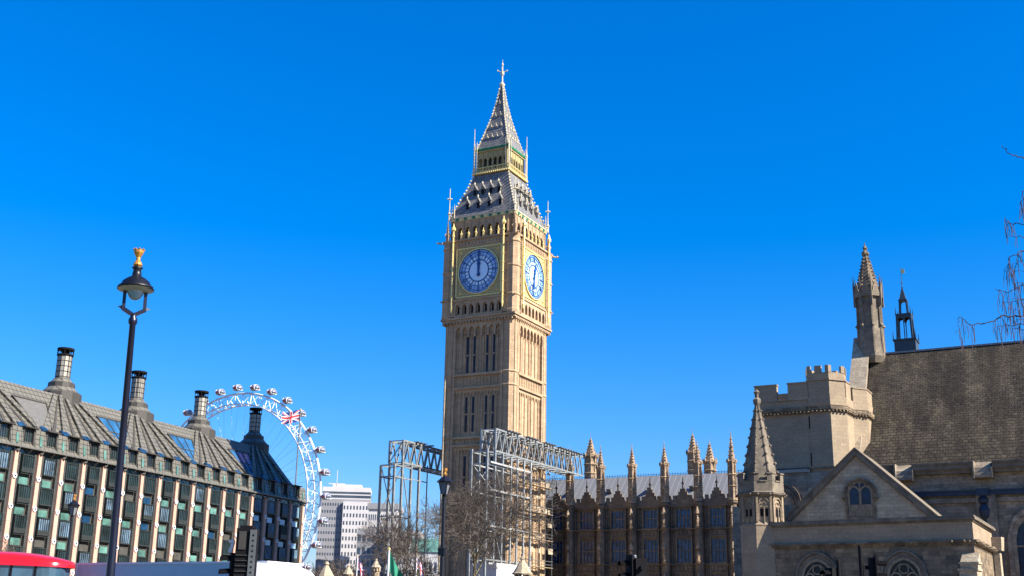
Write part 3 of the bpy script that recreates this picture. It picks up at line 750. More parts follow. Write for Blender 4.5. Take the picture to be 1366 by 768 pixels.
for i in range(-2, 17):
    x = i * S + S / 2
    for r_, zb in enumerate((18.02, 14.35, 10.67, 7.0, 3.3)):
        boxed = random.random() < .55; d = .38 if boxed else .12
        wx = random.uniform(.86, .96); rr = random.random()
        m = MB().face_frame(0); m.cur = 0
        z0, z1 = zb + .75, zb + 2.65
        m.fbox(x - wx - .1, x - wx, -.2, d, z0 - .12, z1); m.fbox(x + wx, x + wx + .1, -.2, d, z0 - .12, z1)
        m.fbox(x - wx - .1, x + wx + .1, -.2, d, z1, z1 + .1); m.fbox(x - wx - .15, x + wx + .15, -.2, d + .06, z0 - .16, z0)
        for q in range(1, 5): u = x - wx + q * wx * .4; m.fbox(u - .028, u + .028, d - .1, d - .02, z0, z1)
        if boxed: m.fbox(x - wx, x + wx, d - .14, d - .02, z0, z0 + .45); m.fbox(x - wx - .1, x + wx + .1, -.2, d - .1, z0 - .35, z0 - .16)
        o = m.build('window', M['pframe'], ph)
        m = MB().face_frame(0); m.fbox(x - wx, x + wx, d - .22, d - .12, z0, z1); m.build('pane', M['shadowwin'] if i >= 13 and rr < .85 else (M['blind'] if rr < .16 else M['pglass']), o)
        if r_ < 4 or 1:
            m = MB().face_frame(0)
            u0, u1 = (x - .8, x + .72)
            m.fbox(u0, u1, -.28, -.1, zb - .83, zb + .02); m.build('spandrel_panel', M['shadowwin'] if i >= 13 else M['teal'] if random.random() < .62 else (M['slopeglass'] if random.random() < .35 else M['pduct']), ph)  # bays in the tower's shadow get pale panels, shade effect put into colour
# vertical ducts beside the piers, ledges between storeys
for i in range(-2, 17):
    x = i * S + S / 2; m = MB().face_frame(0)
    for sx in (-1, 1):
        m.fbox(x + sx * 1.36 - .17, x + sx * 1.36 + .17, -.3, .12, 0, 21.0)
    m.build('air_duct', M['pduc'], ph)
m = MB().face_frame(0)
for zb in (18.02, 14.35, 10.67, 7.0, 3.3): m.fbox(E0 * S, E1 * S, -.3, -.2, zb + .5, zb + .62); m.fbox(E0 * S, E1 * S, -.3, -.2, zb - .95, zb - .85)
m.build('ledge', M['pframe'], ph)
m = MB().face_frame(0)
m.fbox(E0 * S, E1 * S + 1.2, -.2, .75, 21.5, 21.58); m.fbox(E0 * S, E1 * S + 1.2, .70, .82, 21.5, 21.68)
for i in range(-2, 18):
    x = i * S; m.tube((x, -.4, 21.0), (x, -.75, 21.5), .08); m.octa((x, -.42, 21.15), .3)
    m.tube((x + S / 2, -.05, 20.9), (x + S / 2, -.75, 21.5), .06)
m.build('gutter', M['pgrey'], ph)
m = MB().face_frame(0); m.fbox(E0 * S, E1 * S + .7, -.28, .02, 20.84, 21.46); m.build('eaves_shadow_glazing', M['pglass'], ph)  # dark glass strip, doubling as painted shadow under the eaves
# right end: balconies
m = MB()
for z in (7, 10.7, 14.4, 18, 21.5):
    m.box(E1 * S + .4, E1 * S + 2.2, 1.0, 13, z - .12, z)
    m.box(E1 * S + 2.1, E1 * S + 2.16, 1.0, 13, z + .9, z + .98)
    for y in range(1, 14): m.box(E1 * S + 2.1, E1 * S + 2.15, y, y + .05, z, z + .95)
m.build('end_balcony', M['blackmatt'], ph)
# roof: front slope, hipped and rounded at the right end
ZE, ZR, YR = 21.75, 30.8, 6.5
XE = E1 * S + .6
m = MB(); L0 = E0 * S; hipx = 64.6
ribs = [(L0, 0), (hipx - 3, 0)]
top = [(L0, YR, ZR), (hipx, YR, ZR)]
m.add([(L0, -.1, ZE), (XE, -.1, ZE), (hipx + 1.2, YR, ZR), (L0, YR, ZR)], [(0, 1, 2, 3)])
m.add([(XE, -.1, ZE), (XE, 13.6, ZE), (hipx + 1.2, YR + 3, ZR), (hipx + 1.2, YR, ZR)], [(0, 1, 2, 3)])
m.add([(XE, 13.6, ZE), (L0, 13.6, ZE), (L0, YR + 3, ZR), (hipx + 1.2, YR + 3, ZR)], [(0, 1, 2, 3)])
m.add([(L0, YR, ZR), (hipx + 1.2, YR, ZR), (hipx + 1.2, YR + 3, ZR), (L0, YR + 3, ZR)], [(0, 1, 2, 3)])
m.add([(L0, -.1, ZE), (L0, YR, ZR), (L0, YR + 3, ZR), (L0, 13.6, ZE)], [(0, 1, 2, 3)])
m.build('roof', M['bronze'], ph)
def rp(k, t, h=0.0):                      # point on the front slope
    n = Vector((0, -(ZR - ZE), YR + .1)).normalized()
    return Vector((k, -.1 + (YR + .1) * t, ZE + (ZR - ZE) * t)) + n * h
def strip(m, k0, t0, k1, t1, w0, w1, h):
    a, b, c, d = rp(k0 - w0 / 2, t0), rp(k0 + w0 / 2, t0), rp(k1 + w1 / 2, t1), rp(k1 - w1 / 2, t1)
    n = Vector((0, -(ZR - ZE), YR + .1)).normalized() * h
    m.add([a, b, c, d, a + n, b + n, c + n, d + n], [(3,2,1,0),(4,5,6,7),(0,1,5,4),(1,2,6,5),(2,3,7,6),(3,0,4,7)])
CH = [14.1, 30.3, 46.5, 62.9]
for kc in [-2.1] + CH:
    fan = MB(); dk = MB()
    for j in range(-4, 5):
        k0 = kc + j * 2.02 + (0 if 1 else 0)
        if k0 > XE - 1.5 or k0 < L0 + .5: continue
        if j % 2 == 0: strip(fan, k0, .24, kc + j * .52, .97, 1.45, .50, .34)
        else: strip(dk, k0 - .1, .27, kc + (j * .52), .93, .62, .10, .10)
    fan.build('roof_duct', M['bronze'], ph); dk.build('duct_groove', M['bronzeband'], ph)
for j, kc in enumerate((6.1, 22.2, 38.4, 54.6)):
    m = MB(); n = .12
    a, b, c, d = rp(kc - 3.1, .76, n), rp(kc + 3.1, .76, n), rp(kc + 1.5, .30, n), rp(kc - 1.0, .30, n)
    P = [d, c, b, a]; nn = Vector((0, -(ZR - ZE), YR + .1)).normalized() * .1
    m.add(P + [p + nn for p in P], [(4,5,6,7),(0,1,5,4),(1,2,6,5),(2,3,7,6),(3,0,4,7)])
    o = m.build('skylight', M['pgrey'] if j == 0 else M['skyglass'], ph)
    fr = MB()
    Q = [p + nn * 1.5 for p in P]
    for i in range(4): fr.beam(Q[i], Q[(i + 1) % 4], .16)
    if j:
        for t in (.33, .66): fr.beam(Q[0].lerp(Q[1], t), Q[3].lerp(Q[2], t), .1)
        fr.beam(Q[0].lerp(Q[3], .5), Q[1].lerp(Q[2], .5), .1)
    fr.build('skylight_frame', M['bronzeband'], o)
for i in range(-2, 17):
    x = i * S + S / 2; m = MB()
    m.box(x - .97, x - .8, .1, 2.6, 21.85, 24.2); m.box(x + .8, x + .97, .1, 2.6, 21.85, 24.2)
    for q in range(1, 4): u = x - .8 + q * .4; m.box(u - .03, u + .03, .3, .36, 21.9, 24.1)
    m.box(x - .8, x + .8, .24, .34, 21.85, 22.35)
    m.box(x - 1.15, x + 1.2, -.3, 1.8, 24.15, 24.28)
    o = m.build('dormer', M['bronzeband'], ph)
    m = MB(); m.box(x - .8, x + .8, .42, .5, 21.85, 24.15); m.build('pane', M['pglass'], o)
    m = MB(); m.add([(x - .75, 1.1, 24.32), (x + .75, 1.1, 24.32), (x + .5, 2.0, 25.15), (x - .65, 2.0, 25.15), (x + .5, 2.3, 25.0), (x - .65, 2.3, 25.0), (x + .75, 1.5, 24.1), (x - .75, 1.5, 24.1)],
                    [(0,1,2,3),(3,2,4,5),(1,6,4,2),(7,0,3,5),(0,7,6,1)]); m.build('sloping_pane', M['slopeglass'], o)
    m = MB(); m.exx([(-.08, 21.72), (2.4, 21.72), (2.4, 24.6), (1.75, 24.45), (.25, 24.1)], x + .99, x + S - .99); o2 = m.build('mansard_pier', M['bronze'], ph)
    m = MB(); m.exx([(-.04, 22.1), (.12, 23.3), (.02, 23.3), (-.12, 22.1)], x + S / 2 - .2, x + S / 2 + .2); m.build('glass_strip', M['teal'], o2)
def chimney(k, z=0.0, dk=0):
    c = (k + 1.3, YR + 1.7); Z = ZR - .35 + z
    m = MB(); m.lathe([(2.85, Z - 1.2), (2.85, Z + .95), (2.6, Z + 1.05)], 12, c); b = m.build('chimney', M['bronzeband'], ph)
    m = MB(); m.lathe([(2.62, Z + .9), (2.62, Z + 1.0), (1.8, Z + 1.85)], 12, c); m.lathe([(1.72, Z + 2.3), (1.0, Z + 3.2), (1.0, Z + 3.3)], 12, c); m.build('cone', M['bronze'], b)
    m = MB(); m.lathe([(1.8, Z + 1.8), (1.8, Z + 2.4), (1.7, Z + 2.5)], 12, c); m.build('band', M['bronzeband'], b)
    m = MB(); m.lathe([(.98, Z + 3.2), (.98, Z + 6.5)], 12, c); m.build('flue', M['bronzelight'], b)
    m = MB()
    for zz in (3.3, 4.05, 4.8, 5.55, 6.3): m.lathe([(.99, Z + zz), (1.02, Z + zz + .02), (1.02, Z + zz + .06), (.99, Z + zz + .08)], 12, c, cap=False)
    for i in range(12): a = PI / 12 + i * PI / 6; m.tube((c[0] + .99 * math.cos(a), c[1] + .99 * math.sin(a), Z + 3.2), (c[0] + .99 * math.cos(a), c[1] + .99 * math.sin(a), Z - .35 + 6.7), .03, n=3)
    m.lathe([(.98, Z - .35 + 6.6), (1.12, Z - .35 + 6.7), (1.12, Z - .35 + 6.9)], 12, c); m.lathe([(1.12, Z - .35 + 7.5), (1.16, Z - .35 + 7.55), (1.16, Z - .35 + 7.8), (1.0, Z - .35 + 7.8)], 12, c); m.lathe([(.5, Z - .35 + 6.8), (.5, Z - .35 + 7.7)], 8, c)
    for i in range(10): a = i * PI / 5; m.tube((c[0] + 1.08 * math.cos(a), c[1] + 1.08 * math.sin(a), Z - .35 + 6.8), (c[0] + 1.08 * math.cos(a), c[1] + 1.08 * math.sin(a), Z - .35 + 7.6), .06, n=3)
    m.build('crown', M['blackmatt'], b)
for k in CH: chimney(k)

# ================================================================ HALL (right): old stone hall, its corner tower, gabled annexe, porch, spired turret
HA = R(28.5)
ho = at(1185, 640, 112.0)
hall = thing('great_hall', 'large medieval hall with a weathered stone tiled roof on the right', 'hall building', (ho.x, ho.y, 0), -HA)
HX0, HX1 = -2.6, 30
m = MB(); m.box(HX0, HX1, .6, 18, 0, 15.9)
m.face_frame(0)
m.fbox(HX0, HX1, -.6, -.35, 13.2, 13.6)
for x in (0.0, 7.05, 14.1, 21.1):         # flat buttresses
    m.fbox(x + .65, x + 2.35, -.6, -.1, 0, 14.0)
m.build('wall', M['hallwall'], hall)
m = MB(); m.exx([(.2, 16.3), (9.2, 29.9), (9.6, 29.9), (18.5, 16.3)], HX0, HX1); m.build('roof', M['tiles'], hall)
m = MB(); m.box(HX0, HX1, 9.1, 9.7, 29.9, 30.08); m.build('ridge_lead', M['lead'], hall)
m = MB(); m.face_frame(0)
segs = [(-2.6, .72), (2.28, 7.75), (9.4, 14.8), (16.4, 21.8), (23.4, 30)]
for a, b_ in segs:
    m.fbox(a, b_, -.6, -.02, 15.9, 16.15); m.fbox(a, b_, -.55, .12, 16.15, 16.3); m.fbox(a, b_, -.55, .28, 16.3, 16.72); m.fbox(a, b_, -.6, .42, 16.72, 16.9)
m.build('parapet', M['copng'], hall)
for a in (.72, 7.75, 14.8, 21.8):
    b_ = a + 1.6; m = MB()
    m.exx([(.55, 16.9), (-.35, 16.3), (-.55, 15.6), (-.55, 15.4), (.6, 15.4)], a + .05, b_ - .05)
    m.face_frame(0); m.fbox(a - .05, a + .1, -.6, .62, 15.3, 16.95); m.fbox(b_ - .1, b_ + .05, -.6, .55, 15.3, 16.3)
    m.build('buttress_head', M['hallwall'], hall)
m = MB().face_frame(0); m.fbox(1.5, HX1, -.35, -.08, 13.85, 14.2); m.fbox(1.5, HX1, -.35, 0, 14.2, 14.3)
o = m.build('lead_gutter', M['leadblue'], hall)
for x in (8.35, 20.0):
    m = MB(); m.box(x - .55, x + .55, -.25, .55, 13.75, 14.4); m.lathe([(.1, 12.9), (.42, 13.1), (.5, 13.4), (.2, 13.75)], 8, (x, .1)); m.tube((x, .1, 13.7), (x, .1, 2), .13, n=8)
    m.lathe([(.15, 11.6), (.42, 11.9), (.5, 12.4), (.35, 12.9), (.12, 13.1)], 8, (x, .1)); m.build('rainwater_head', M['leadblue'], o)
for cx in (12.3, 24.0):
    m = MB().face_frame(0)
    m.archband(cx, 9.8, 1.9, 1.35, .35, -.6, -.15, drop=5); m.archband(cx, 9.8, 1.5, 1.35, .4, -.6, -.3, drop=5)
    for q in (-.5, .5): m.fbox(cx + q - .07, cx + q + .07, -.6, -.45, 4.8, 10.6)
    m.fbox(cx - 1.9, cx + 1.9, -.6, -.4, 9.1, 9.25)
    o = m.build('window', M['hallwall'], hall)
    g = MB().face_frame(0); g.fbox(cx - 1.5, cx + 1.5, -.6, -.57, 4.8, 11.2); g.build('pane', M['deepglass'], o)
# gable parapet at the near-left end
m = MB()
m.exx([(-.2, 0), (-.2, 17.0), (9.4, 31.5), (19, 17.0), (19, 0)], HX0 - 1.5, HX0 - .1)
m.build('gable_wall', M['copng'], hall)
m = MB()
for (ya, za), (yb, zb) in (((-.3, 17.1), (9.4, 31.75)), ((9.4, 31.75), (19.1, 17.1))):
    m.exx([(ya, za), (yb, zb), (yb, zb + .3), (ya, za + .3)], HX0 - 1.7, HX0 + .05)
m.build('gable_coping', M['porch'], hall)
# crocketed turret on the gable
hx, hy = -2.4, 9.1
m = MB(); c = (hx, hy)
m.M = Matrix.Translation((hx, hy, 0)) @ Matrix.Diagonal((.86, .86, 1, 1)) @ Matrix.Translation((-hx, -hy, 0))
m.lathe([(1.4, 28.9), (1.72, 29.6), (1.66, 30.1), (1.55, 31.5), (1.55, 32.6), (1.42, 32.9), (1.40, 36.2)], 8, c)
for i in range(8):
    a = PI / 8 + PI / 4 * i; x, y = math.cos(a), math.sin(a)
    m.tube((hx + 1.58 * x, hy + 1.58 * y, 30), (hx + 1.42 * x, hy + 1.42 * y, 36.2), .15, n=5); m.octa((hx + 1.65 * x, hy + 1.65 * y, 33), .24)
    m.tube((hx + 1.7 * x, hy + 1.7 * y, 35.2), (hx + 1.75 * x, hy + 1.75 * y, 37.6), .2, .14, n=4); m.tube((hx + 1.75 * x, hy + 1.75 * y, 37.6), (hx + 1.75 * x, hy + 1.75 * y, 38.6), .13, .02, n=4)
    a2 = a + PI / 8; xx, yy = math.cos(a2), math.sin(a2)
    m.add([(hx + 1.75 * x, hy + 1.75 * y, 36.2), (hx + 1.75 * math.cos(a + PI / 4), hy + 1.75 * math.sin(a + PI / 4), 36.2), (hx + 1.75 * xx, hy + 1.75 * yy, 37.9), (hx + 1.2 * xx, hy + 1.2 * yy, 37.0)], [(0,1,2),(1,3,2),(3,0,2),(1,0,3)])
m.lathe([(1.45, 36.2), (1.75, 36.3), (1.6, 36.9)], 8, c)
o = m.build('gable_turret', M['gturret'], hall)
m = MB(); m.lathe([(1.2, 36.9), (.95, 38.0), (.16, 41.4), (.14, 41.7)], 8, c); crockets(m, c, 1.1, 37.2, .2, 41.2, 8, 10, .15)
m.lathe([(.2, 40.9), (.42, 41.1), (.42, 41.3), (.12, 41.6)], 6, c); m.lathe([(.12, 41.5), (.3, 41.8), (.08, 42.1), (.02, 42.5)], 6, c); m.build('spirelet', M['porchdark'], o)

# ---------------- corner tower of the hall
no = at(1106, 560, 112.0)
nw = thing('hall_tower', 'square battlemented stone tower with a polygonal corner turret, lit on its right side', 'tower', (no.x, no.y, 0), -PALA)
TD = 4.8
m = MB(); m.box(-7.2, .2, .1, TD, 0, 16.6); m.box(-7.2, .2, .1, TD, 16.6, 23.4)
m.build('wall', M['hall'], nw)
def grow_plan(P, d):                      # counter-clockwise plan grown outwards by d
    out = []; n = len(P)
    for i in range(n):
        a, b2, c = Vector(P[i - 1]), Vector(P[i]), Vector(P[(i + 1) % n]); e1 = (b2 - a).normalized(); e2 = (c - b2).normalized()
        n1 = Vector((e1.y, -e1.x)); n2 = Vector((e2.y, -e2.x)); q = b2 + (n1 + n2) * (d / (1 + n1.dot(n2))); out.append((q.x, q.y))
    return out
CP = [(-1.85, .0), (.2, .0), (1.5, 1.35), (1.65, 3.5), (2.85, 4.9), (2.85, 7.5), (-1.85, 7.5)]
TP = [(-1.85, -.02), (.2, -.02), (1.42, 1.28), (1.35, 2.6), (.2, 3.4), (-1.6, 3.4), (-2.35, 1.5)]
m = MB(); m.prism(CP, 0, 23.6); m.prism(grow_plan(CP, .06), 22.75, 23.5); m.build('corner_block', M['hall'], nw)
m = MB(); m.prism(TP, 22.7, 26.0); m.prism(grow_plan(TP, .12), 25.2, 25.4)
T2 = grow_plan(TP, .04)
for a, b2 in zip(T2, T2[1:] + T2[:1]):
    a, b2 = Vector(a), Vector(b2); L2 = (b2 - a).length; k2 = 2 if L2 > 1.9 else 1
    d = (b2 - a).normalized(); nn = Vector((d.y, -d.x))
    for q in range(k2 + 1):
        c0 = a + d * (L2 * q / k2); lo_, hi_ = (-.0 if q == 0 else -.34), (.34 if q < k2 else 0)
        p0, p1 = c0 + d * lo_, c0 + d * hi_; m.prism([tuple(p0), tuple(p1), tuple(p1 - nn * .3), tuple(p0 - nn * .3)], 26.0, 26.7)
m.build('corner_turret', M['hall'], nw)
m = MB()
for a, b2, z in (((1.5, 1.4), (1.62, 3.1), 25.15), ((1.7, 3.65), (2.85, 4.95), 24.9), ((2.85, 4.95), (2.85, 7.5), 24.9)):
    a, b2 = Vector(a), Vector(b2); d = (b2 - a).normalized(); nn = Vector((d.y, -d.x))
    m.prism([tuple(a), tuple(b2), tuple(b2 - nn * .45), tuple(a - nn * .45)], 23.5, z); m.prism([tuple(a + nn * .07), tuple(b2 + nn * .07), tuple(b2 - nn * .5), tuple(a - nn * .5)], z, z + .12)
m.build('side_parapet', M['hall'], nw)
m = MB().face_frame(0)
for a, b_, z in ((-7.25, -5.0, 25.0), (-3.9, -1.9, 25.05)): m.fbox(a, b_, -.55, 0, 23.4, z); m.fbox(a - .06, b_ + .06, -.62, .08, z, z + .14)
m.fbox(-5.1, -3.8, -.62, .06, 23.4, 23.52)
m.box(-7.25, -6.75, .5, TD, 23.4, 25.0); m.box(-7.25, .2, TD - .5, TD, 23.4, 25.0)
m.build('parapet', M['hall'], nw)
m = MB().face_frame(0); m.fbox(-7.3, -1.9, -.1, .12, 22.05, 22.3); m.fbox(-7.35, -1.9, -.1, .28, 22.3, 22.65)
random.seed(3)
for i in range(15): u = -7.1 + i * .37; m.octa((u, -.22, 22.1 + random.uniform(-.05, .05)), .15)
m.build('carved_cornice', M['porchdark'], nw); m = MB(); m.prism(grow_plan(CP, .12), 22.1, 22.3); m.prism(grow_plan(CP, .28), 22.3, 22.62)
CQ = grow_plan(CP, .22)
for a, b2 in zip(CQ[:5], CQ[1:6]):
    a, b2 = Vector(a), Vector(b2); n3 = max(2, int((b2 - a).length / .36))
    for q in range(n3): c0 = a.lerp(b2, (q + .5) / n3); m.octa((c0.x, c0.y, 22.14 + random.uniform(-.04, .04)), random.uniform(.13, .18))
m.build('carved_cornice', M['porchdark'], nw)
for z0, z1 in ((20.5, 21.7), (16.9, 18.1), (13.6, 14.4)):
    m = MB().face_frame(0); m.fbox(-1.98, -1.85, -.05, -.085 + .02, z0, z1)
    m = MB(); m.box(-1.98, -1.84, .05, .3, z0, z1); m.build('slit_window', M['dark'], nw)
m = MB(); m.exx([(-.7, 16.2), (.12, 16.75), (.12, 16.2)], -7.6, -2.1); m.build('lean_to_lead', M['leadblue'], nw)
m = MB().face_frame(0); m.fbox(-2.1, .3, -.1, .2, 16.55, 16.75); m.build('string_course', M['copng'], nw)
m = MB(); m.box(-9.5, .6, -1.6, 1, 0, 13.0); m.box(-7.4, .4, -.5, .4, 13, 16.2); m.build('lower_wall', M['hallwall'], nw)
m = MB().face_frame(0); m.M = Matrix.Translation((0, -.52, 0)); 
for q in range(3): m.archband(-4.6, 13.2, 1.4 - q * .35, 1.3, .3, 0, .25 - q * .07)
m.build('relieving_arch', M['porchdark'], nw)

# ---------------- gabled annexe
go = at(1142, 640, 101.0)
ga = thing('gabled_annexe', 'pale stone gable with a two light traceried window above the porch', 'gabled building', (go.x, go.y, 0), -PALA)
m = MB(); m.exy([(-7.2, 0), (7.2, 0), (7.2, 9.6), (.1, 16.35), (-7.2, 9.6)], 0, 8.0)
# opening is built as a recessed frame standing proud of the wall
m.build('wall', M['porch'], ga)
m = MB()
for s_ in (-1, 1):
    P = [(.1, 16.75), (.1, 16.25), (s_ * 7.5, 9.25), (s_ * 7.75, 9.55)]
    if s_ > 0: P = P[::-1]
    m.exy(P[::-1], -.35, .0)
    P2 = [(.1, 16.4), (.1, 16.15), (s_ * 7.3, 9.3), (s_ * 7.45, 9.5)]
    if s_ > 0: P2 = P2[::-1]
    m.exy(P2[::-1], -.2, -.0 + .001)
    m.add([(.1, -.42, 16.72), (s_ * 7.8, -.42, 9.5), (s_ * 7.8, 8.2, 9.5), (.1, 8.2, 16.72), (.1, -.42, 16.9), (s_ * 7.9, -.42, 9.62), (s_ * 7.9, 8.2, 9.62), (.1, 8.2, 16.9)],
          [(0,1,2,3),(7,6,5,4),(0,4,5,1),(1,5,6,2),(2,6,7,3)])
m.build('roof', M['copng'], ga)
m = MB().face_frame(0)
m.archband(.28, 12.75, 1.28, 1.08, .16, 0, .28, drop=.2); m.archband(.28, 12.75, 1.06, 1.08, .2, 0, .14, drop=1.9)
for q in (-1.42, 1.42): m.octa((.28 + q, -.15, 12.5), .18)
m.fbox(.28 - 1.2, .28 + 1.2, 0, .2, 10.75, 10.95)
o = m.build('window', M['porchdark'], ga)
m = MB().face_frame(0); m.fbox(.28 - 1.05, .28 + 1.05, 0, .06, 10.9, 12.0)
for i in range(7): m.fbox(-.72 + i * .3, -.62 + i * .3, .06, .12, 11.0, 11.85)
for cx in (-.22, .78): m.archband(cx, 13.0, .40, 1.2, .13, 0, .13, drop=1.0)
m.archband(.08, 13.62, .2, 1.3, .07, 0, .12); m.archband(.5, 13.62, .2, 1.3, .07, 0, .12); m.fbox(.22, .34, 0, .14, 12, 13.9)
m.build('tracery', M['tracery'], o)
m = MB(); P = [(-.78, 12.0), (1.34, 12.0), (1.34, 12.9)] + [(.28 + 1.06 * math.cos(a), 12.75 + 1.1 * math.sin(a)) for a in [i * PI / 10 for i in range(1, 10)]] + [(-.78, 12.9)]
m.exy(P, -.02, .01); m.build('pane', M['deepglass'], o)
# ---------------- porch: long low front with pointed windows, lit right side
P1 = onp(1297, 700, at(1297, 700, 88.0), Vector((0, 1, 0)))
FA = R(36)
fe = Vector((math.sin(FA), math.cos(FA), 0)); fs = Vector((math.cos(FA), -math.sin(FA), 0))
pc = thing('stone_porch', 'low weathered stone front with a moulded parapet and pointed windows below the gable', 'porch building', (P1.x, P1.y, 0), -FA)
L = 15.9
sd_ = Vector((math.sin(R(28.5) - FA), math.cos(R(28.5) - FA)))      # side direction in porch coordinates
bk = (sd_ * 11.5)
def pp(off0, off1=0):                                            # plan polygon, grown by off
    return [(-L - off0, -off0), (off0, -off0), (off0 + bk.x, bk.y + off0), (-L - off0, bk.y + off0)]
m = MB(); m.prism(pp(0), 0, 8.1); m.prism([(-L + .1, .25), (-.25, .25), (bk.x - .25, bk.y), (-L + .1, bk.y)], 8.1, 9.5); m.build('wall', M['porchdark'], pc)
m = MB(); m.prism(pp(.02), 8.25, 9.6); m.build('parapet_wall', M['hall'], pc)
m = MB(); m.prism(pp(.12), 9.6, 9.75); m.prism(pp(.3), 9.75, 9.92); m.prism(pp(.22), 9.92, 10.05); m.build('coping', M['copng'], pc)
m = MB(); m.prism(pp(.14), 7.95, 8.1); m.prism(pp(.3), 8.1, 8.25)
random.seed(9)
for u in (-14.3, -13.1, -9.9, -9.0, -8.3, -5.0, -4.6, -2.4, -1.5, -.6, -.2): m.octa((u, -.28, 8.12), random.uniform(.12, .2))
for i in range(14):
    p = sd_ * (i * .8 + .3); m.octa((p.x + .28, p.y, 8.1 + random.uniform(-.05, .05)), random.uniform(.2, .28)); m.octa((p.x + .25, p.y + .35, 8.0), .16)
m.build('carved_string', M['porchdark'], pc)
for cx in (-12.2, -5.3, ):
    m = MB().face_frame(0)
    m.archband(cx, 5.5, 1.72, 1.15, .14, 0, .22, drop=.1); m.archband(cx, 5.5, 1.40, 1.15, .30, 0, .07, drop=4)
    m.fbox(cx - 1.8, cx + 1.8, 0, .2, 1.2, 1.5)
    o = m.build('window', M['copng'], pc)
    m = MB().face_frame(0)
    m.archband(cx, 5.5, 1.18, 1.15, .2, .0, .11, drop=4)
    for q in (-.62, .62): m.archband(cx + q, 5.35, .42, 1.2, .11, 0, .1, drop=4)
    for i in range(12):
        a, b_ = i * PI / 6, (i + 1) * PI / 6; m.tube((cx + .36 * math.cos(a), -.06, 6.2 + .36 * math.sin(a)), (cx + .36 * math.cos(b_), -.06, 6.2 + .36 * math.sin(b_)), .06, n=4)
    for q in (-.85, .85): m.tube((cx + q, -.06, 5.9), (cx + q * .3, -.06, 6.6), .05, n=4)
    m.build('tracery', M['tracery'], o)
    m = MB(); P = [(cx - 1.38, 1.5), (cx + 1.38, 1.5), (cx + 1.38, 5.5)] + [(cx + 1.38 * math.cos(i * PI / 12), 5.5 + 1.5 * math.sin(i * PI / 12)) for i in range(1, 12)] + [(cx - 1.38, 5.5)]
    m.exy(P, -.02, .01); m.build('pane', M['darkpane'], o)
m = MB()                                  # stepped buttress on the corner
for i, (z0, z1, d) in enumerate(((0, 4.9, 1.9), (4.9, 5.5, 1.6), (5.5, 6.1, 1.2), (6.1, 6.6, .8))):
    m.box(-.9, .35, -d, .05, z0, z1 - .15); m.box(-1.0, .45, -d - .1, .05, z1 - .15, z1)
m.exx([(-.75, 6.6), (0, 7.3), (.05, 6.6)], -.9, .35)
m.build('stepped_buttress', M['porch'], pc)
m = MB(); q = sd_ * 11.0
m.prism([(q.x + .1, q.y), (q.x + .55, q.y + .1), (q.x + .55, q.y + .7), (q.x + .1, q.y + .7)], 0, 7.9); m.prism([(q.x, q.y - .1), (q.x + .75, q.y), (q.x + .75, q.y + .8), (q.x, q.y + .8)], 8.1, 9.2, 1.2)
m.build('end_pier', M['porch'], pc)

# ---------------- spired turret at the left end of the porch
tp = at(1015, 660, 99.0)
tu = thing('stone_turret', 'octagonal stone turret with a tall crocketed spire beside the porch', 'stone turret', (tp.x, tp.y, 0), -PALA + R(22.5))
m = MB(); m.lathe([(1.86, 0), (1.86, 9.75), (1.9, 9.85), (1.74, 10.1), (1.74, 12.2)], 8, rot=PI / 8)
m.build('wall', M['hall'], tu)
for k in range(8):
    m = MB(); m.M = Matrix.Rotation(k * PI / 4, 4, 'Z')
    r = 1.607
    m.fbox(-.66, -.48, r, r + .16, 10.1, 12.2); m.fbox(.48, .66, r, r + .16, 10.1, 12.2)
    m.archband(0, 11.55, .42, 1.1, .06, r, r + .12, 8, drop=1.3)
    m.archband(-.2, 11.15, .15, 1.3, .05, r, r + .1, 6, drop=.9); m.archband(.2, 11.15, .15, 1.3, .05, r, r + .1, 6, drop=.9); m.archband(0, 11.5, .16, 1.2, .05, r, r + .1, 6)
    m.fbox(-.03, .03, r, r + .14, 9.9, 11.3)
    o = m.build('window', M['tracery'], tu)
    m = MB(); m.M = Matrix.Rotation(k * PI / 4, 4, 'Z')
    for q in (-.2, .2): m.fbox(q - .13, q + .13, r, r + .03, 10.55, 11.15)
    m.build('pane', M['dark'], o)
m = MB(); m.lathe([(1.7, 12.1), (2.05, 12.35), (2.12, 12.5), (1.98, 12.62), (1.95, 13.45), (1.6, 13.5)], 8)
for k in range(8):
    m.M = Matrix.Rotation(k * PI / 4, 4, 'Z'); m.octa((-.5, -2.02, 12.35), .12)
    m.octa((.5, -2.02, 12.35), .12)
    m.fbox(-.74, -.34, 1.62, 1.82, 13.45, 14.05); m.fbox(.34, .74, 1.62, 1.82, 13.45, 14.05); m.fbox(-.78, -.28, 1.58, 1.9, 14.05, 14.16); m.fbox(.28, .78, 1.58, 1.9, 14.05, 14.16); m.fbox(-.34, .34, 1.6, 1.88, 13.4, 13.5)
m.M = None
m.build('battlement', M['copng'], tu)
m = MB(); m.lathe([(1.62, 13.3), (.16, 20.2)], 8); crockets(m, (0, 0), 1.52, 13.9, .18, 20.0, 8, 8, .16)
for i in range(8):
    a = PI / 8 + PI / 4 * i; m.tube((1.6 * math.cos(a), 1.6 * math.sin(a), 13.4), (.18 * math.cos(a), .18 * math.sin(a), 20.1), .07, .05, n=4)
m.lathe([(.16, 20.0), (.34, 20.3), (.38, 20.6), (.16, 20.8), (.2, 21.1), (.3, 21.25), (.05, 21.5)], 6)
m.build('spire', M['copng'], tu)

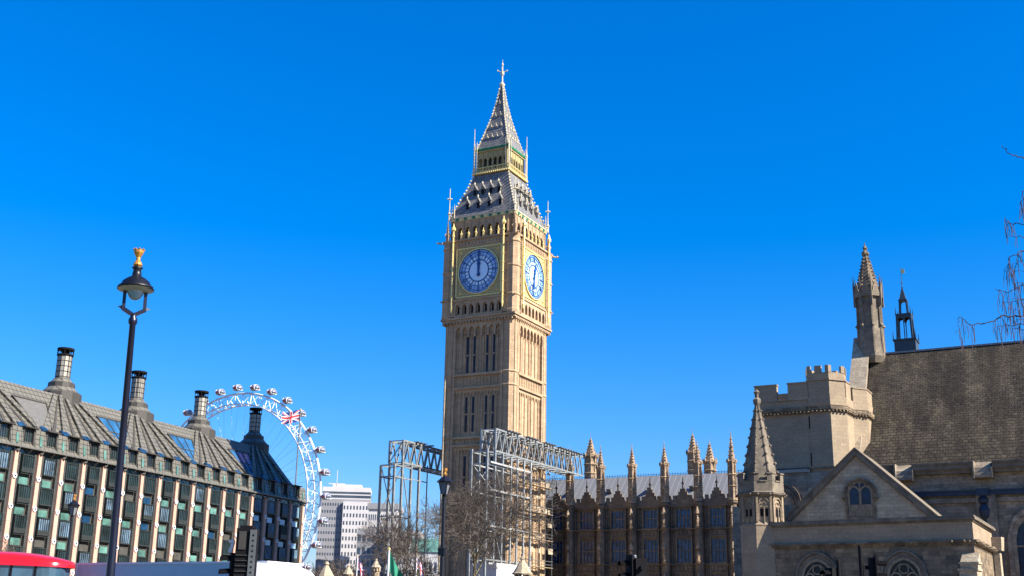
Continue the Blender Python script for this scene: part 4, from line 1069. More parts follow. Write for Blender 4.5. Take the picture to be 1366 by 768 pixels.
# ---------------- slender metal lantern behind the hall ridge
lo = at(1210, 468, 150.0)
la = thing('lantern_spire', 'slender dark metal openwork lantern spire behind the tiled roof ridge', 'lantern spire', (lo.x, lo.y, 0), -PALA)
m = MB(); m.box(-1.35, 1.35, -1.35, 1.35, 30, 38.5); m.box(-1.5, 1.5, -1.5, 1.5, 38.5, 38.7)
m.build('base', M['lantmetal'], la)
m = MB()
for sx in (-1, 1):
    for sy in (-1, 1):
        m.tube((sx * .95, sy * .95, 38.6), (sx * .85, sy * .85, 42.2), .16, n=4); m.tube((sx * 1.4, sy * 1.4, 38.6), (sx * 1.4, sy * 1.4, 39.8), .1, .03, n=4)
        m.tube((sx * .5, sy * .5, 42.2), (sx * .42, sy * .42, 44.2), .12, n=4); m.tube((sx * .95, sy * .95, 42.2), (sx * .95, sy * .95, 43.2), .09, .02, n=4)
for k in range(4):
    m.face_frame(k); m.archplate(-.9, .9, 40.9, 42.0, 2, .14, 41.3, .8, .95, 1.4, 5); m.tube((0, -.88, 38.7), (0, -.88, 42), .08, n=4)
    m.archplate(-.45, .45, 43.5, 44.2, 1, .12, 43.7, .4, .5, 1.4, 5)
m.M = None; m.box(-1, 1, -1, 1, 42.0, 42.25); m.box(-.55, .55, -.55, .55, 44.1, 44.3); m.lathe([(.62, 44.3), (.1, 46.0)], 4, rot=PI / 4)
m.tube((0, 0, 45.9), (0, 0, 48.8), .06, .02); m.octa((0, 0, 46.6), .15)
m.build('openwork', M['lantmetal'], la)
m = MB(); m.box(-.02, .45, -.02, .02, 47.9, 48.5); m.build('vane', M['gold'], la)

# ================================================================ STEEL GANTRIES beside the clock tower
def tl(x, y, z): return (x, y, z)
def gantry(label, xa, xb, ya, yb, z0, z1, legs, mid, name='steel_gantry'):
    t = thing(name, label, 'steel gantry', (TC[0], TC[1], 0), -PALA)
    m = MB()
    for x in (xa, xb):
        for z in (z0, z1): m.beam((x, ya, z), (x, yb, z), .24)
    m.build('chord', M['galv'], t)
    n = int((yb - ya) / 1.9); m = MB()
    for i in range(n):
        y = ya + (yb - ya) * i / n; y2 = ya + (yb - ya) * (i + 1) / n; ym = (y + y2) / 2
        for x in (xa, xb): m.beam((x, y, z0), (x, ym, z1), .17); m.beam((x, ym, z1), (x, y2, z0), .17)
        for z in (z0, z1): m.beam((xa, y, z), (xb, y2, z), .1); m.beam((xa, y, z), (xb, y, z), .12)
    for x in (xa, xb): m.beam((x, ya, z0), (x, ya, z1), .24)
    m.beam((xa, ya, z0), (xb, ya, z1), .12); m.build('truss_brace', M['galv'], t)
    m = MB(); random.seed(int(xa * 10) + 50)
    for i in range(n * 2):
        y = ya + (yb - ya) * (i + .5) / (n * 2)
        if y > ya + 3 and random.random() < .7: m.box(xa - .7, xb + .7, y - .25, y + .25, z1 + .12, z1 + .28)
    m.build('decking', M['galvdark'], t)
    for x, y, z in legs:
        m = MB(); m.beam((x, y, 0), (x, y, z), .30); m.build('leg', M['galv'], t)
    m = MB()
    for p, q, w_ in mid: m.beam(p, q, w_)
    m.build('leg_brace', M['galv'], t)
    return t
xa, xb = 6.2, 8.5
lg = [(8.5, -15.6, 25), (8.5, -13.3, 25), (6.2, -16.0, 25), (6.2, -18.2, 25), (8.5, -17.9, 25.0), (6.2, -13.3, 25)]
md = []
for z in (24.6, 22.9, 19.2, 14.4, 10):
    md += [((8.5, -17.9, z), (8.5, -4.9, z), .2)] if z in (22.9, 19.2, 14.4, 10) else []
    md += [((6.2, -18.2, z), (6.2, -13.3, z), .18), ((6.2, -18.1, z), (8.5, -17.9, z), .18), ((6.2, -13.3, z), (8.5, -13.3, z), .18)]
for (z, z2) in ((22.9, 19.2), (19.2, 14.4), (14.4, 10), (10, 5)):
    md += [((8.5, -15.6, z), (8.5, -13.3, z2), .16), ((6.2, -18.1, z), (8.5, -15.6, z2), .16), ((6.2, -18.2, z2), (6.2, -13.3, z), .12), ((6.2, -13.3, z), (8.5, -13.3, z2), .1)]
gantry('large galvanised steel gantry with a long roof truss right of the clock tower foot', xa, xb, -15.6, 14.7, 25.0, 28.1, lg, md)
fr = thing('scaffold_frame', 'white scaffold grid of upright poles and ledgers against the foot of the clock tower', 'scaffold', (TC[0], TC[1], 0), -PALA)
m = MB()
for y in (-11.2, -9.2, -7.1, -4.9): m.beam((8.8, y, 0), (8.8, y, 24.7), .22)
m.build('pole', M['steelpale'], fr)
m = MB()
for z in (23.2, 19.4, 14.5, 9.5): m.beam((8.8, -17.5, z), (8.8, -4.8, z), .24); m.beam((7.2, -17.5, z - .5), (7.2, -8.5, z - .5), .14)
m.build('ledger', M['steelpale'], fr)
lg = [(-9, -12.2, 25), (-9, -14.3, 24), (-11.4, -14.3, 24), (-11.4, -12.0, 25), (-9, -7.4, 25), (-9, -9.7, 25)]
md = []
for z in (24.0, 22.3, 16.5, 10):
    md += [((-11.4, -14.3, z), (-9, -14.3, z), .18), ((-11.4, -14.3, z), (-11.4, -12, z), .18), ((-9, -14.3, z), (-9, -9.7, z), .18), ((-11.4, -12, z), (-9, -12.2, z), .16)]
for z, z2 in ((24.0, 16.5), (16.5, 10), (10, 4)):
    md += [((-11.4, -14.3, z), (-9, -14.3, z2), .1), ((-11.4, -14.3, z2), (-9, -12.2, z), .12), ((-9, -12.2, z), (-9, -9.7, z2), .12)]
md += [((-9, -5.0, 8), (-9, -5.0, 25), .14), ((-9, -9.7, 22.4), (-9, -5.0, 22.4), .14)]
gantry('smaller steel gantry on tall legs with a truss running behind the clock tower, left side', -11.4, -9, -12.2, 10, 24.6, 27.9, lg, md)
# random tube-and-board scaffolding on the sunlit foot of the tower
sc_ = thing('foot_scaffold', 'jumble of scaffold boards and tubes hugging the sunlit foot of the clock tower', 'scaffold', (TC[0], TC[1], 0), -PALA)
random.seed(12)
m = MB()
for i in range(6): m.tube((7.2, -6 + i * 2.4, 0), (7.2, -6 + i * 2.4, 24), .05, n=5)
for z in range(2, 24, 4):
    m.tube((7.2, -6.2, z + .9), (7.2, 6.2, z + .9), .06, n=5); m.tube((7.2, -6.2, z + .4), (7.2, 6.2, z + .4), .05, n=5)
m.build('tube', M['galvdark'], sc_)
m = MB()
for z in range(2, 24, 4): m.box(6.45, 7.3, -6.2, 6.2, z - .06, z)
for i in range(20):
    z = random.choice(range(12, 26, 2)); y = random.uniform(-6, 5); m.box(7.2, 7.25, y, y + random.uniform(.6, 1.6), z, z + random.uniform(.3, 1.1))
m.build('board', M['porch'], sc_)

# ================================================================ LAMP POSTS
def lamp_post(px, py_top, Y, pole_r, lant_r, label, style=0, lean=0):
    p = at(px, py_top, Y); H = p.z
    t = thing('street_lamp', label, 'street lamp', (p.x + H * math.tan(R(lean)), p.y, 0), R(-12)); t.rotation_mode = 'XYZ'; t.rotation_euler = (0, -R(lean), R(24))
    k = lant_r / .38
    zb = H - 1.52 * k                     # top of pole
    m = MB(); m.lathe([(pole_r * 1.9, 0), (pole_r * 1.9, .9), (pole_r * 1.4, 1.1), (pole_r * 1.2, 1.4), (pole_r, 3), (pole_r * .78, zb - .25 * k), (pole_r * 1.15, zb - .2 * k), (pole_r * 1.15, zb - .12 * k), (pole_r * .75, zb - .05 * k), (pole_r * .8, zb)], 12)
    m.build('pole', M['navy'], t, True)
    m = MB()
    for s_ in (-1, 1):
        m.beam((0, 0, zb - .02 * k), (s_ * .24 * k, 0, zb + .12 * k), .085 * k); m.beam((s_ * .23 * k, 0, zb + .08 * k), (s_ * .23 * k, 0, zb + .62 * k), .07 * k)
        m.add([(s_ * .2 * k, -.04 * k, zb + .06 * k), (s_ * .36 * k, 0, zb + .16 * k), (s_ * .2 * k, .04 * k, zb + .06 * k), (s_ * .24 * k, 0, zb + .2 * k)], [(0,1,3),(1,2,3),(2,0,3),(0,2,1)])
    m.build('bracket', M['navy'], t)
    m = MB(); c0 = zb + .58 * k
    m.lathe([(.385 * k, c0 - .01 * k), (.41 * k, c0), (.405 * k, c0 + .035 * k), (.33 * k, c0 + .10 * k), (.30 * k, c0 + .17 * k), (.20 * k, c0 + .25 * k), (.11 * k, c0 + .30 * k), (.085 * k, c0 + .46 * k), (.13 * k, c0 + .50 * k), (.07 * k, c0 + .54 * k)], 20)
    m.build('hood', M['black'], t, True)
    m = MB(); m.lathe([(.22 * k, c0 - .05 * k), (.39 * k, c0 - .012 * k)], 20); m.build('reflector', M['lining'], t)
    m = MB(); m.ball((0, 0, c0 - .01 * k), .19 * k, 16, 8, 1, 1, 1.25); m.build('globe', M['lampglass'], t, True)
    m = MB(); z = c0 + .53 * k; m.lathe([(.08 * k, z), (.11 * k, z + .04 * k), (.09 * k, z + .09 * k), (.05 * k, z + .15 * k), (.05 * k, z + .22 * k), (.11 * k, z + .33 * k), (.12 * k, z + .40 * k), (.03 * k, z + .37 * k)], 10)
    for i in range(8): a = i * PI / 4; m.octa((.115 * k * math.cos(a), .115 * k * math.sin(a), z + .41 * k), .028 * k)
    m.build('crown_finial', M['orange'], t)
    return t
lamp_post(186, 335, 25.0, .084, .37, 'tall dark lamp post with a gold crown finial rising above the office roof', lean=1.2)
def lantern_post(px, py_top, Y, label, k):
    p = at(px, py_top, Y); H = p.z
    t = thing('street_lamp', label, 'street lamp', (p.x, p.y, 0), R(-20))
    zb = H - 1.12 * k
    m = MB(); m.lathe([(.17, 0), (.17, .9), (.12, 1.2), (.085, 3), (.07, zb - .1), (.11, zb - .06), (.05, zb)], 10); m.box(-.15, .1, -.1, .1, zb - 2.6 * k, zb - 2.3 * k) if k < .9 else None
    m.build('pole', M['black'], t)
    m = MB(); m.lathe([(.14 * k, zb), (.26 * k, zb + .5 * k)], 4, rot=PI / 4); m.build('lantern_glass', M['undershade'], t)
    m = MB()
    for i in range(4):
        a = PI / 4 + i * PI / 2; m.beam((.15 * k * math.cos(a), .15 * k * math.sin(a), zb), (.27 * k * math.cos(a), .27 * k * math.sin(a), zb + .5 * k), .035 * k)
    m.lathe([(.34 * k, zb + .5 * k), (.36 * k, zb + .54 * k), (.15 * k, zb + .72 * k), (.06 * k, zb + .80 * k)], 8); m.build('lantern_cap', M['black'], t)
    m = MB(); m.lathe([(.05 * k, zb + .78 * k), (.10 * k, zb + .86 * k), (.04 * k, zb + .93 * k), (.09 * k, zb + 1.04 * k), (.10 * k, zb + 1.12 * k)], 8); m.build('crown_finial', M['orange'], t)
lantern_post(594, 624, 45.0, 'black lamp post with a square lantern standing against the shaded clock tower foot', .88)
lantern_post(100, 659, 75.0, 'small lamp post with an orange finial in front of the office block piers', 1.15)

# ================================================================ OBSERVATION WHEEL
wheel = thing('observation_wheel', 'giant white observation wheel with glass capsules behind the office roof', 'observation wheel', (-153.3, 650.0, 0), -.494)
WZ = 62.9; Re = 65.0; Ro = Re - 3.4; Ri = Ro - 6.5
def wp(r, a, y=0): return Vector((r * math.cos(a), y, WZ + r * math.sin(a)))
m = MB(); n = 96
for i in range(n):
    a, b_ = 2 * PI * i / n, 2 * PI * (i + 1) / n
    m.tube(wp(Ro, a, 0), wp(Ro, b_, 0), .6, n=5)
m.build('rim', M['eyewhite'], wheel)
for y in (-3, 3):
    m = MB()
    for i in range(n): m.tube(wp(Ri, 2 * PI * i / n, y), wp(Ri, 2 * PI * (i + 1) / n, y), .4, n=4)
    m.build('inner_rim', M['eyewhite'], wheel)
m = MB()
for i in range(64):
    a, b_, c_ = 2 * PI * i / 64, 2 * PI * (i + .5) / 64, 2 * PI * (i + 1) / 64
    for y in (-3, 3): m.tube(wp(Ri, a, y), wp(Ro, b_, 0), .22, n=3); m.tube(wp(Ro, b_, 0), wp(Ri, c_, y), .22, n=3)
    m.tube(wp(Ri, a, -3), wp(Ri, a, 3), .25, n=3); m.tube(wp(Ri, a, -3), wp(Ri, c_, 3), .2, n=3)
m.build('rim_lattice', M['eyewhite'], wheel)
m = MB()
for i in range(64): m.tube(wp(2, 2 * PI * i / 64 + .3, 4 * (1 if i % 2 else -1)), wp(Ri, 2 * PI * i / 64, 0), .07, n=3)
m.build('spoke_cable', M['galv'], wheel)
m = MB(); m.tube(wp(0, 0, -8), wp(0, 0, 12), 2.2, n=12); m.build('hub', M['eyewhite'], wheel)
for sx in (-1, 1):
    m = MB(); m.tube((sx * 3, 11, WZ), (sx * 22, 34, 0), 1.5, 1.1, n=8); m.build('leg', M['eyewhite'], wheel)
cap0 = None
for i in range(32):
    a = 2 * PI * i / 32 + 1.794; p = wp(Re, a, 0)
    if cap0 is None:
        m = MB(); m.ball((0, 0, 0), 1.75, 14, 8, 1.75, 1.6, 1); cap0 = m.build('capsule', M['capsule'], wheel, True); kidsl = []
        for x in (-1.3, 1.3):
            m = MB()
            for j in range(14):
                t0, t1 = 2 * PI * j / 14, 2 * PI * (j + 1) / 14
                m.tube((x, 2.6 * math.cos(t0), 1.6 * math.sin(t0)), (x, 2.6 * math.cos(t1), 1.6 * math.sin(t1)), .2, n=4)
            kidsl.append(m.build('capsule_ring', M['eyewhite'], cap0))
        m = MB(); m.box(-1.3, 1.3, -2.75, -2.3, -.6, .2); kidsl.append(m.build('red_panel', M['redmark'], cap0))
        m = MB(); m.box(-2.2, 2.2, -1.8, 1.8, -1.3, -1.1); m.ball((0, 0, 1.5), 1, 8, 4, 2.4, 1.8, .4); kidsl.append(m.build('capsule_floor', M['eyewhite'], cap0))
        cap0.location = p
    else:
        c = cap0.copy(); col.objects.link(c); c.parent = wheel; c.location = p
        for q in kidsl: d = q.copy(); col.objects.link(d); d.parent = c

# ================================================================ FAR BUILDINGS across the river
def block(name, label, px0, px1, ytop, Y, depth, mat, rz, floors, cols, winmat, z_lo=0, topband=None, parent=None, wfill=.5, side_cols=6):
    """box whose left front corner sits at px0; front width from px0..px1"""
    a = at(px0, ytop, Y); H = a.z
    t = parent or thing(name, label, 'building', (a.x, a.y, 0), rz)
    # width along the rotated front
    dx = Vector((math.cos(rz), math.sin(rz), 0)); d2 = ray(px1, ytop); d2.z = 0
    # intersect (a + dx*w) with sight direction d2
    den = dx.x * d2.y - dx.y * d2.x; w_ = (-(a.x) * d2.y + a.y * d2.x) / den
    m = MB(); m.box(0, w_, 0, depth, z_lo, H); m.build('wall', mat, t)
    fh = (H - 3) / floors
    m = MB(); hw_ = w_ / cols * wfill / 2; m.box(-hw_ * .85, hw_ * .85, -.12, .1, 0, fh * .48); w0_ = m.build('window', winmat, t); w0_.location = (w_ * .5 / cols, 0, H - 1.5 - fh * .75); nwin = 1
    m = MB()
    for f in range(floors):
        for c in range(cols):
            if f + c == 0: continue
            u = w_ * (c + .5) / cols; z = H - 1.5 - (f + 1) * fh + fh * .25
            if z <= z_lo + 1: continue
            if nwin < 95: q = w0_.copy(); col.objects.link(q); q.parent = t; q.location = (u, 0, z); nwin += 1
            else: m.box(u - hw_, u + hw_, -.12, .1, z, z + fh * .55)
        for c in range(side_cols):
            v = depth * (c + .5) / side_cols; hv = depth / side_cols * wfill / 2; z = H - 1.5 - (f + 1) * fh + fh * .25
            if z > z_lo + 1: m.box(-.12, .1, v - hv, v + hv, z, z + fh * .55); m.box(w_ - .1, w_ + .12, v - hv, v + hv, z, z + fh * .55)
    tag(m.build('side_windows', winmat, t), kind='stuff')
    return t, H, w_
M['farwhite'] = paint('pale_far_stone', (.62, .60, .58), .8, 0, .06, .05); M['fargrey'] = paint('grey_and_shaded_far_stone', (.30, .30, .31), .8, 0, .08, .05)  # the grey also paints the shaded face of the office tower
M['farwin'] = glass('far_window', (.07, .09, .12), .3, .6, .3, .05)
t, H, W_ = block('office_tower', 'pale stone office tower with a grid of windows beside the big wheel', 458, 492, 668, 880.0, 24, M['farwhite'], R(27.5 - 10) * 0 + R(5), 15, 8, M['farwin'])
m = MB(); m.box(-18, W_ + .5, 3, 34, 0, H + 2); m.build('main_block', M['fargrey'], t)  # grey colour stands in for shade on the tower's left face
m = MB(); m.box(-16, W_ + .8, 4, 33, H + 2, H + 11); m.build('upper_storeys', M['farwhite'], t)
m = MB(); m.box(-16.2, W_ + 1, 3.8, 33, H + 3.2, H + 5); m.box(-16.2, W_ + 1, 3.8, 33, H + 6.2, H + 7.6); m.build('window_band', M['farwin'], t)
m = MB(); m.box(-9, W_ - 6, 8, 30, H + 11, H + 13.5); m.box(-12, 0, 8, 10, H + 13.5, H + 14.2); m.tube((-20 + 14, 8, H + 11), (-20 + 14, 8, H + 24), .3, n=4); m.build('roof_plant', M['farwhite'], t)
m = MB()
for f in range(15):
    for c in range(9): u = -17.4 + c * 1.9; z = H - 3 - f * 5.2; m.box(u, u + .8, 2.85, 3.05, z, z + 1.9)
tag(m.build('rear_windows', M['farwin'], t), kind='stuff')
t, H, W_ = block('colonnaded_block', 'long pale block with dark roof line behind the left gantry legs', 492, 530, 678, 820.0, 40, M['farwhite'], R(0), 9, 14, M['farwin'], wfill=.55)
m = MB(); m.box(-1, W_ + 1, -1, 41, H, H + 4); m.build('roof', M['fargrey'], t)
t, H, W_ = block('riverside_block', 'dark glazed riverside block below the pale tower', 477, 516, 704, 600.0, 26, M['fargrey'], R(0), 7, 6, M['farwin'], wfill=.7)
t, H, W_ = block('white_riverside_block', 'white riverside block seen through the left gantry legs', 516, 561, 707, 590.0, 30, M['farwhite'], R(0), 8, 10, M['farwin'], wfill=.45)
t, H, W_ = block('green_roofed_hall', 'low building with a pale green roof left of the clock tower foot', 552, 592, 735, 420.0, 20, M['farwhite'], R(0), 3, 6, M['farwin'])
m = MB(); m.exx([(-.5, H), (6, H + 5), (14, H + 5), (20.5, H)], -1, W_ + 1); m.build('roof', M['teal'], t)

# ================================================================ TREES (bare, early spring)
def tree(name, label, base, height, spread, seed, levels=5, r0=.3, mat='twig', bias=(0, 0), group=None, kids_=4, droop=0.0, trunk_h=.3, thin=.012):
    random.seed(seed); t = thing(name, label, 'tree', base, 0, group)
    tm, cm = MB(), MB()
    def grow(p, d, L, r, lev):
        n = 3 if lev < 3 else 2; q = p; m = tm if lev <= 1 else cm; sides = 7 if lev == 0 else (5 if lev < 3 else 3)
        for i in range(n):
            r2 = r * (1 - .18); d2 = (d + Vector((random.uniform(-1, 1), random.uniform(-1, 1), random.uniform(-.5, .7))) * (.16 + .05 * lev) - Vector((0, 0, droop * lev * .08))).normalized()
            e_ = q + d2 * (L / n); m.tube(q, e_, max(r, thin), max(r2, thin * .8), n=sides); q = e_; d = d2; r = r2
            if lev < levels and i < n - 1 and lev > 0: grow(q, branch_dir(d, lev), L * random.uniform(.5, .75), r * .6, lev + 1)
        if lev < levels:
            for _ in range(kids_ if lev < 3 else 3): grow(q, branch_dir(d, lev), L * random.uniform(.55, .82), r * .68, lev + 1)
    def branch_dir(d, lev):
        a = random.uniform(0, 2 * PI); s_ = random.uniform(.35, .95) * spread
        o = d.orthogonal().normalized(); o2 = d.cross(o)
        v = d + (o * math.cos(a) + o2 * math.sin(a)) * s_ + Vector((bias[0], bias[1], .12)) * .3
        return v.normalized()
    grow(Vector((0, 0, 0)), Vector((0, 0, 1)), height * trunk_h, r0, 0)
    tm.build('trunk', M['bark'], t); cm.build('crown', M[mat], t)
    return t
b_ = at(626, 760, 98.0)
tree('plane_tree', 'dense bare brown tree in front of the shaded clock tower foot', (b_.x, b_.y, 0), 21, 1.0, 5, 6, .28, kids_=4, thin=.011, trunk_h=.25)
b_ = at(568, 760, 112.0)
tree('plane_tree', 'thin bare tree against the sky between the left gantry and the clock tower', (b_.x, b_.y, 0), 17.0, .95, 8, 6, .2, kids_=3, thin=.011, trunk_h=.27)
b_ = at(30, 760, 72.0)
tree('plane_tree', 'bare tree with pale bark in front of the office piers above the red bus', (b_.x, b_.y, 0), 8.5, 1.1, 13, 5, .16, kids_=3, thin=.012)
far = [(432, 715, 210, 21), (462, 690, 240, 22), (490, 722, 200, 23), (532, 700, 190, 24), (548, 718, 170, 25), (444, 728, 170, 26), (512, 735, 150, 27)]
lab = ['bare riverside tree just right of the wheel foot', 'bare tree in front of the pale office tower', 'bare tree below the dark glazed block', 'bare tree tangled behind the left gantry legs', 'bare tree filling the gap right of the left gantry', 'low bare tree beside the stone pier left of the flags', 'low bare tree between the two small flags']
for (px, py, Y, sd0), l_ in zip(far, lab):
    p = at(px, py, Y); tree('bare_tree', l_, (p.x, Y, 0), p.z * 1.0, 1.15, sd0, 5, .2, kids_=3, thin=.035, group='bare trees towards the river', trunk_h=.26)
# hanging twigs at the right edge: a tree whose trunk stands outside the frame
tb = at(1500, 700, 23.0)
wt = thing('weeping_tree', 'drooping bare twigs with hanging seed pods entering at the right edge', 'tree', (tb.x, tb.y, 0))
random.seed(31); tm, cm, pm = MB(), MB(), MB()
base = Vector((tb.x, tb.y, 0))
def L_(px, py, Y=23.0): return at(px, py, Y) - base
tm.tube((0, 0, 0), (0, 0, 5), .22, .17, 8); tm.tube((0, 0, 5), (-.3, 0, 10.5), .17, .06, 8)
def path(m, pts, r0, r1, pods=0, up=0):
    n = len(pts)
    for i in range(n - 1):
        a, b2 = pts[i], pts[i + 1]; seg = 5; prev = a
        for j in range(seg):
            t = (j + 1) / seg; q = a.lerp(b2, t) + Vector((random.uniform(-1, 1), random.uniform(-1, 1), random.uniform(-1, 1))) * .035 * (j < seg - 1)
            f = (i + t) / (n - 1); rr_ = (r0 + (r1 - r0) * f) * .7; m.tube(prev, q, rr_, rr_, n=4)
            if pods and random.random() < pods:
                for _ in range(random.randint(1, 3)):
                    w0 = q; 
                    dirv = Vector((random.uniform(-.25, .25), random.uniform(-.25, .25), -1)); L = random.uniform(.18, .5)
                    w1 = w0 + dirv * L * .5 + Vector((random.uniform(-.05, .05), 0, 0)); w2 = w1 + Vector((random.uniform(-.12, .12), 0, -1)) * L * .6
                    pm.tube(w0, w1, .005, n=3); pm.tube(w1, w2, .0075, .005, n=3)
            prev = q
zt = lambda z: Vector((-.15, 0, z))
path(cm, [zt(10.2), L_(1400, 212), L_(1366, 212), L_(1348, 206), L_(1336, 195)], .03, .008, .05)
path(cm, [zt(9), L_(1420, 300, 22.6), L_(1366, 300, 22.6), L_(1346, 298), L_(1340, 291)], .03, .007, .25)
path(cm, [zt(8.6), L_(1420, 320, 23.3), L_(1366, 318), L_(1345, 315)], .025, .007, .4)
path(cm, [zt(8.2), L_(1400, 345), L_(1362, 335), L_(1345, 346), L_(1340, 360)], .03, .008, .7)
path(cm, [zt(7.6), L_(1420, 385, 22.7), L_(1370, 380), L_(1345, 390), L_(1328, 385)], .03, .008, .9)
path(cm, [zt(7.2), L_(1400, 410), L_(1362, 398), L_(1340, 402)], .03, .008, .9)
path(cm, [zt(6.8), L_(1420, 432, 22.8), L_(1366, 420), L_(1340, 420), L_(1325, 428), L_(1300, 432), L_(1288, 428), L_(1282, 421)], .035, .008, .45)
path(cm, [zt(6.6), L_(1410, 440), L_(1366, 432), L_(1330, 434)], .03, .01, .9)
path(cm, [zt(6.4), L_(1410, 455), L_(1370, 440), L_(1350, 438)], .03, .01, .9)
path(cm, [L_(1282, 421), L_(1278, 430), L_(1276, 444)], .008, .006, .5)
path(cm, [zt(8), L_(1400, 250), L_(1366, 246)], .02, .008, .3)
path(cm, [zt(8), L_(1400, 262), L_(1364, 255), L_(1363, 275)], .02, .008, .6)
for i in range(6):
    y0 = 345 + i * 17; path(cm, [zt(7.5), L_(1380, y0), L_(1352 + random.uniform(-8, 6), y0 + random.uniform(-6, 8))], .01, .006, .8)
tm.build('trunk', M['bark'], wt); cm.build('branches', M['twigdark'], wt); tag(pm.build('seed_pods', M['twigdark'], wt), kind='stuff')

# ================================================================ VEHICLES
def rounded(m, x0, x1, y0, y1, z0, z1, r, rt):
    """box with rounded plan corners and a softened top"""
    def plan(g, z):
        P = []
        for cx, cy, a0 in ((x1 - r, y1 - r, 0), (x0 + r, y1 - r, PI / 2), (x0 + r, y0 + r, PI), (x1 - r, y0 + r, 1.5 * PI)):
            for i in range(5): a = a0 + i * PI / 8; P.append((cx + (r - g) * math.cos(a), cy + (r - g) * math.sin(a), z))
        return P
    rings = [plan(0, z0), plan(0, z1 - rt)] + [plan(rt * (1 - math.cos(t)), z1 - rt + rt * math.sin(t)) for t in (PI / 8, PI / 4, 3 * PI / 8, PI / 2)]
    n = 20; vs = [p for rg in rings for p in rg]; fs = []
    for j in range(len(rings) - 1):
        for i in range(n): fs.append((j * n + i, j * n + (i + 1) % n, (j + 1) * n + (i + 1) % n, (j + 1) * n + i))
    fs.append(tuple(range(n - 1, -1, -1))); fs.append(tuple((len(rings) - 1) * n + i for i in range(n))); m.add(vs, fs)
q = at(97, 762, 55.0)
bus = thing('double_decker_bus', 'red double decker bus with a rounded glazed front, only its top showing', 'bus', (q.x - 6.25, q.y + 1.3, 0), R(4))
m = MB(); rounded(m, -5.6, 5.55, -1.25, 1.25, .3, 3.1, .8, .05); m.build('body', M['red'], bus, False)
m = MB(); rounded(m, -5.5, 5.4, -1.2, 1.2, 3.05, 3.95, .8, .02); m.build('upper_window', M['busglass'], bus)
m = MB(); rings = []
for i in range(29):
    x = -5.6 + 11.24 * i / 28; t = max(0, (x - 2.2) / 3.44); hw_ = 1.28 * math.sqrt(max(.0, 1 - max(0, (x - 4.2) / 1.46) ** 3)) if x > 4.2 else 1.28
    zt2 = 4.50 - .42 * t ** 2.4; zb2 = 3.84 - .05 * t; hw_ = max(hw_, .35)
    rings.append([(x, hw_ * math.cos(a) if True else 0, zb2 + max(0, math.sin(a)) ** .55 * (zt2 - zb2)) for a in [PI * j / 14 for j in range(15)]])
vs = [p for r_ in rings for p in r_]; fs = [(i * 15 + j, (i + 1) * 15 + j, (i + 1) * 15 + j + 1, i * 15 + j + 1) for i in range(28) for j in range(14)]
fs += [tuple(range(15)), tuple(28 * 15 + j for j in range(14, -1, -1))]
m.add(vs, fs); m.build('roof', M['red'], bus, True)
m = MB(); m.box(-3.5, -1.2, -.5, .5, 4.42, 4.54); m.build('roof_hatch', M['white'], bus)
for x in (-4.6, -3.3, -2, -.7, .6, 1.9, 3.2, 4.3): m = MB(); m.box(x - .05, x + .05, -1.24, -1.18, 3.1, 3.95); m.build('window_pillar', M['blackmatt'], bus)
m = MB(); rounded(m, -5.45, 5.62, -1.27, 1.27, 1.3, 2.3, .45, .02); m.build('lower_window', M['busglass'], bus)
for x in (-3.4, 3.3):
    for y in (-1.28, 1.0): m = MB(); m.tube((x, y, .5), (x, y + .28, .5), .5, n=18); m.build('wheel', M['tyre'], bus)
q0 = at(103, 755, 58.0); Lx = 11.0; zt_ = at(103, 752, 58.0).z
lorry = thing('white_lorry', 'long white box lorry behind the lamp post with only its top edge showing', 'lorry', (q0.x, q0.y, 0), -PALA)
m = MB(); m.box(0, Lx + .6, 0, 2.5, 1.1, zt_); m.build('cargo_box', M['cargo'], lorry)
m = MB(); m.box(-.04, Lx + .64, -.04, 2.54, zt_ - .02, zt_ + .07); m.box(-.04, .06, -.04, 2.54, 1.1, zt_); m.build('trim', M['whitebright'], lorry)
m = MB(); m.box(.3, Lx, .5, 2, .8, 1.1); m.build('chassis', M['blackmatt'], lorry)
for x in (1.2, 2.5, Lx - 1.0):
    for y in (-.02, 2.2): m = MB(); m.tube((x, y, .52), (x, y + .3, .52), .52, n=18); m.build('wheel', M['tyre'], lorry)
q2 = at(345, 755, 51.0); q3 = at(415, 765, 51.0); Wv = q3.x - q2.x; zv = at(345, 749, 51.0).z
van = thing('white_van', 'bright white high roofed van with a sloping nose beside the black traffic signal', 'van', (q2.x, q2.y, 0), R(0))
m = MB(); m.exy([(-.6, .5), (Wv + .9, .5), (Wv + .9, 1.3), (Wv + .35, 2.3), (Wv - .05, zv - .62), (Wv - .35, zv - .28), (Wv - .75, zv - .12), (-.2, zv), (-.6, zv - .03)], 0, 2.2); m.build('body', M['whitebright'], van)
m = MB(); m.exy([(Wv - .6, 1.5), (Wv + .45, 1.5), (Wv + .05, 2.25), (Wv - .5, 2.3)], -.02, 0); m.exy([(Wv - .6, 1.5), (Wv + .45, 1.5), (Wv + .05, 2.25), (Wv - .5, 2.3)], 2.2, 2.22); m.build('side_window', M['busglass'], van)
for x in (.3, Wv):
    for y in (-.02, 1.95): m = MB(); m.tube((x, y, .36), (x, y + .25, .36), .36, n=16); m.build('wheel', M['tyre'], van)

